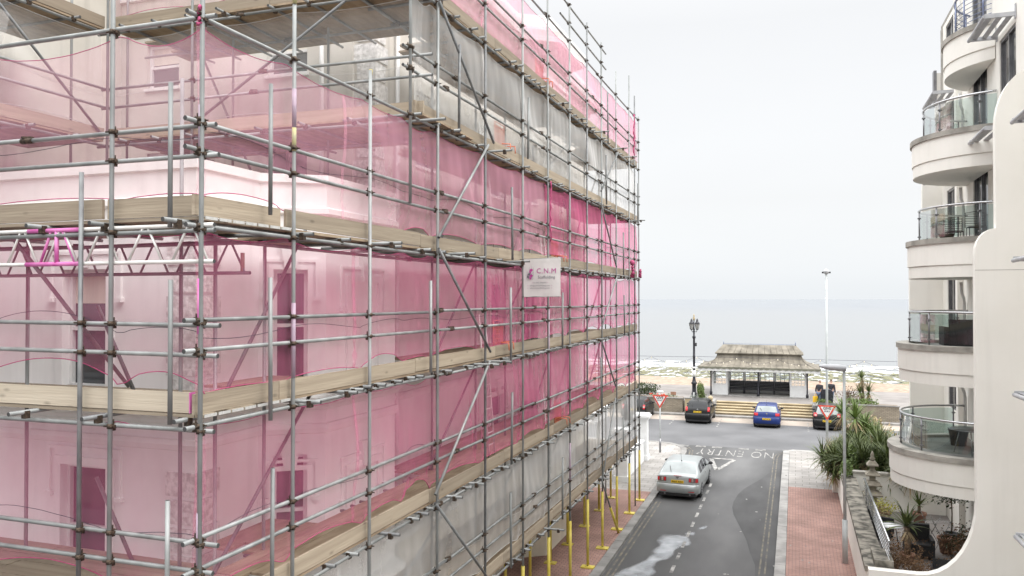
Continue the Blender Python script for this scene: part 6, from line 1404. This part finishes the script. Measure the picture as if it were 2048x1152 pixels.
        for yh in (side[0][1] - .15, side[min(1, len(side) - 1)][1] - .2):
            b = MB(); b.box(s_ * hw(yh) * .985 - .012, yh - .09, lerp(belt, yh) - .13, s_ * hw(yh) * .985 + .012 + s_ * .012, yh + .09, lerp(belt, yh) - .095); obj('door_handle', b, paint_, t)
        if roofrail:
            b = MB(); xr = s_ * (Wd * .36); b.path([(xr, y, tp(y) + (.02 if y in (.6, 2.3) else .05)) for y in (.6, .75, 1.5, 2.15, 2.3)], .018, 6); obj('roof_rail', b, 'chrome', t)
    y0 = rear_win[0] + .05; b = MB(); b.path([(-.32, y0 - .015, tp(y0) + .015), (-.42, rear_win[0] * .45 + rear_win[1] * .55, tp(rear_win[0] * .45 + rear_win[1] * .55) + .02)], .012, 5); obj('wiper', b, 'trim', t)
    b = MB(); ya = rear_win[1] + .1; b.tube((0, ya, tp(ya)), (0, ya - .22, tp(ya) + .38), .006, 5); b.lathe([(.03, 0), (.02, .04)], (0, ya, tp(ya) + .005), 8); obj('aerial', b, 'trim', t)
    if extra: extra(t, tp, hw, patch)
    return t
SED = [(0, .60), (.02, .68), (.05, .93), (.10, 1.0), (.2, 1.03), (.34, 1.045), (1.05, 1.36), (1.35, 1.415), (2.0, 1.44), (2.6, 1.41), (2.95, 1.34), (3.75, .98), (4.4, .80), (4.6, .66), (4.68, .5)]
def mx(t, tp, hw, patch):
    for s_ in (-1, 1):
        b = MB(); b.box(s_ * .42, -.085, .37, s_ * .70, -.07, .395); obj('reflector', b, 'tail_red', t)
        b = MB(); b.tube((s_ * .52, -.03, .25), (s_ * .52, .2, .26), .04, 10); obj('exhaust', b, 'chrome_dark', t)
    b = MB(); b.box(-.16, .07, .985, .16, .095, 1.0); obj('brake_light', b, 'tail_red', t)
car('silver saloon-like hatchback parked by the left kerb beside the yellow poles', (-4.66, 33.95, 0), R(-1.2), 'car_silver', 4.68, 1.78, SED, (.36, 1.12), (2.9, 3.72), [(.95, 1.55), (1.62, 2.4), (2.48, 3.15)], [(0, .9), (.5, .96), (2, .95), (3.6, .9), (4.68, .6)], 'PE07 FXV', .76, [(.46, .85, .755, .935, 'tail_smoke'), (.48, .56, .775, .915, 'tail_red'), (.59, .66, .78, .91, 'tail_clear'), (.75, .84, .775, .915, 'tail_red')], (.95, 3.65), .32, 'carglass_lit', extra=mx, bumper=(.30, .66))
HB = lambda H, L: [(0, .62), (.02, .72), (.06, .95), (.12, 1.0), (.30, H - .18), (.42, H - .06), (.6, H - .01), (1.5, H), (2.2, H - .03), (2.5, H - .10), (3.15, 1.02), (3.75, .86), (L - .1, .68), (L, .5)]
bl = [(0, .92), (.6, .97), (2, .93), (3.2, .90), (4.2, .6)]
car('black hatchback with tall red tail lamps parked nose to the kerb, left of the steps', (-6.2, 55.0, 0), 0, 'car_black', 4.10, 1.70, HB(1.53, 4.1), (.13, .40), (2.45, 3.1), [(.55, .95), (1.02, 1.75), (1.83, 2.6)], bl, 'GX14 ZTM', .80, [(.66, .80, .85, 1.12, 'tail_red')], (.75, 3.3), .30, bumper=(.30, .70))
car('bright blue hatchback parked in front of the steps', (-1.75, 54.7, 0), 0, 'car_blue', 3.97, 1.68, HB(1.46, 3.97), (.14, .40), (2.4, 3.05), [(.55, .95), (1.02, 1.75), (1.83, 2.6)], bl, 'LJ59 WPM', .60, [(.54, .80, .80, .97, 'tail_red')], (.70, 3.15), .30, 'carglass_lit', bumper=(.28, .72))
car('black crossover with silver roof rails parked behind the right give way sign', (1.92, 54.9, 0), R(-4), 'car_black', 4.08, 1.73, HB(1.55, 4.08), (.13, .40), (2.45, 3.1), [(.55, .95), (1.02, 1.75), (1.83, 2.6)], bl, 'LP14 OXH', .62, [(.60, .80, .88, 1.1, 'tail_red'), (.63, .74, .90, 1.0, 'tail_clear')], (.75, 3.25), .32, 'carglass_lit', True, bumper=(.30, .72))
car('dark grey hatchback half hidden behind the far end of the scaffold', (-10.55, 55.0, 0), 0, 'car_black', 4.10, 1.74, HB(1.5, 4.1), (.13, .40), (2.45, 3.1), [(.55, .95), (1.02, 1.75), (1.83, 2.6)], bl, 'GY11 KDN', .78, [(.66, .80, .82, 1.1, 'tail_red'), (.66, .8, .92, .99, 'tail_clear')], (.75, 3.3), .31, bumper=(.30, .70))
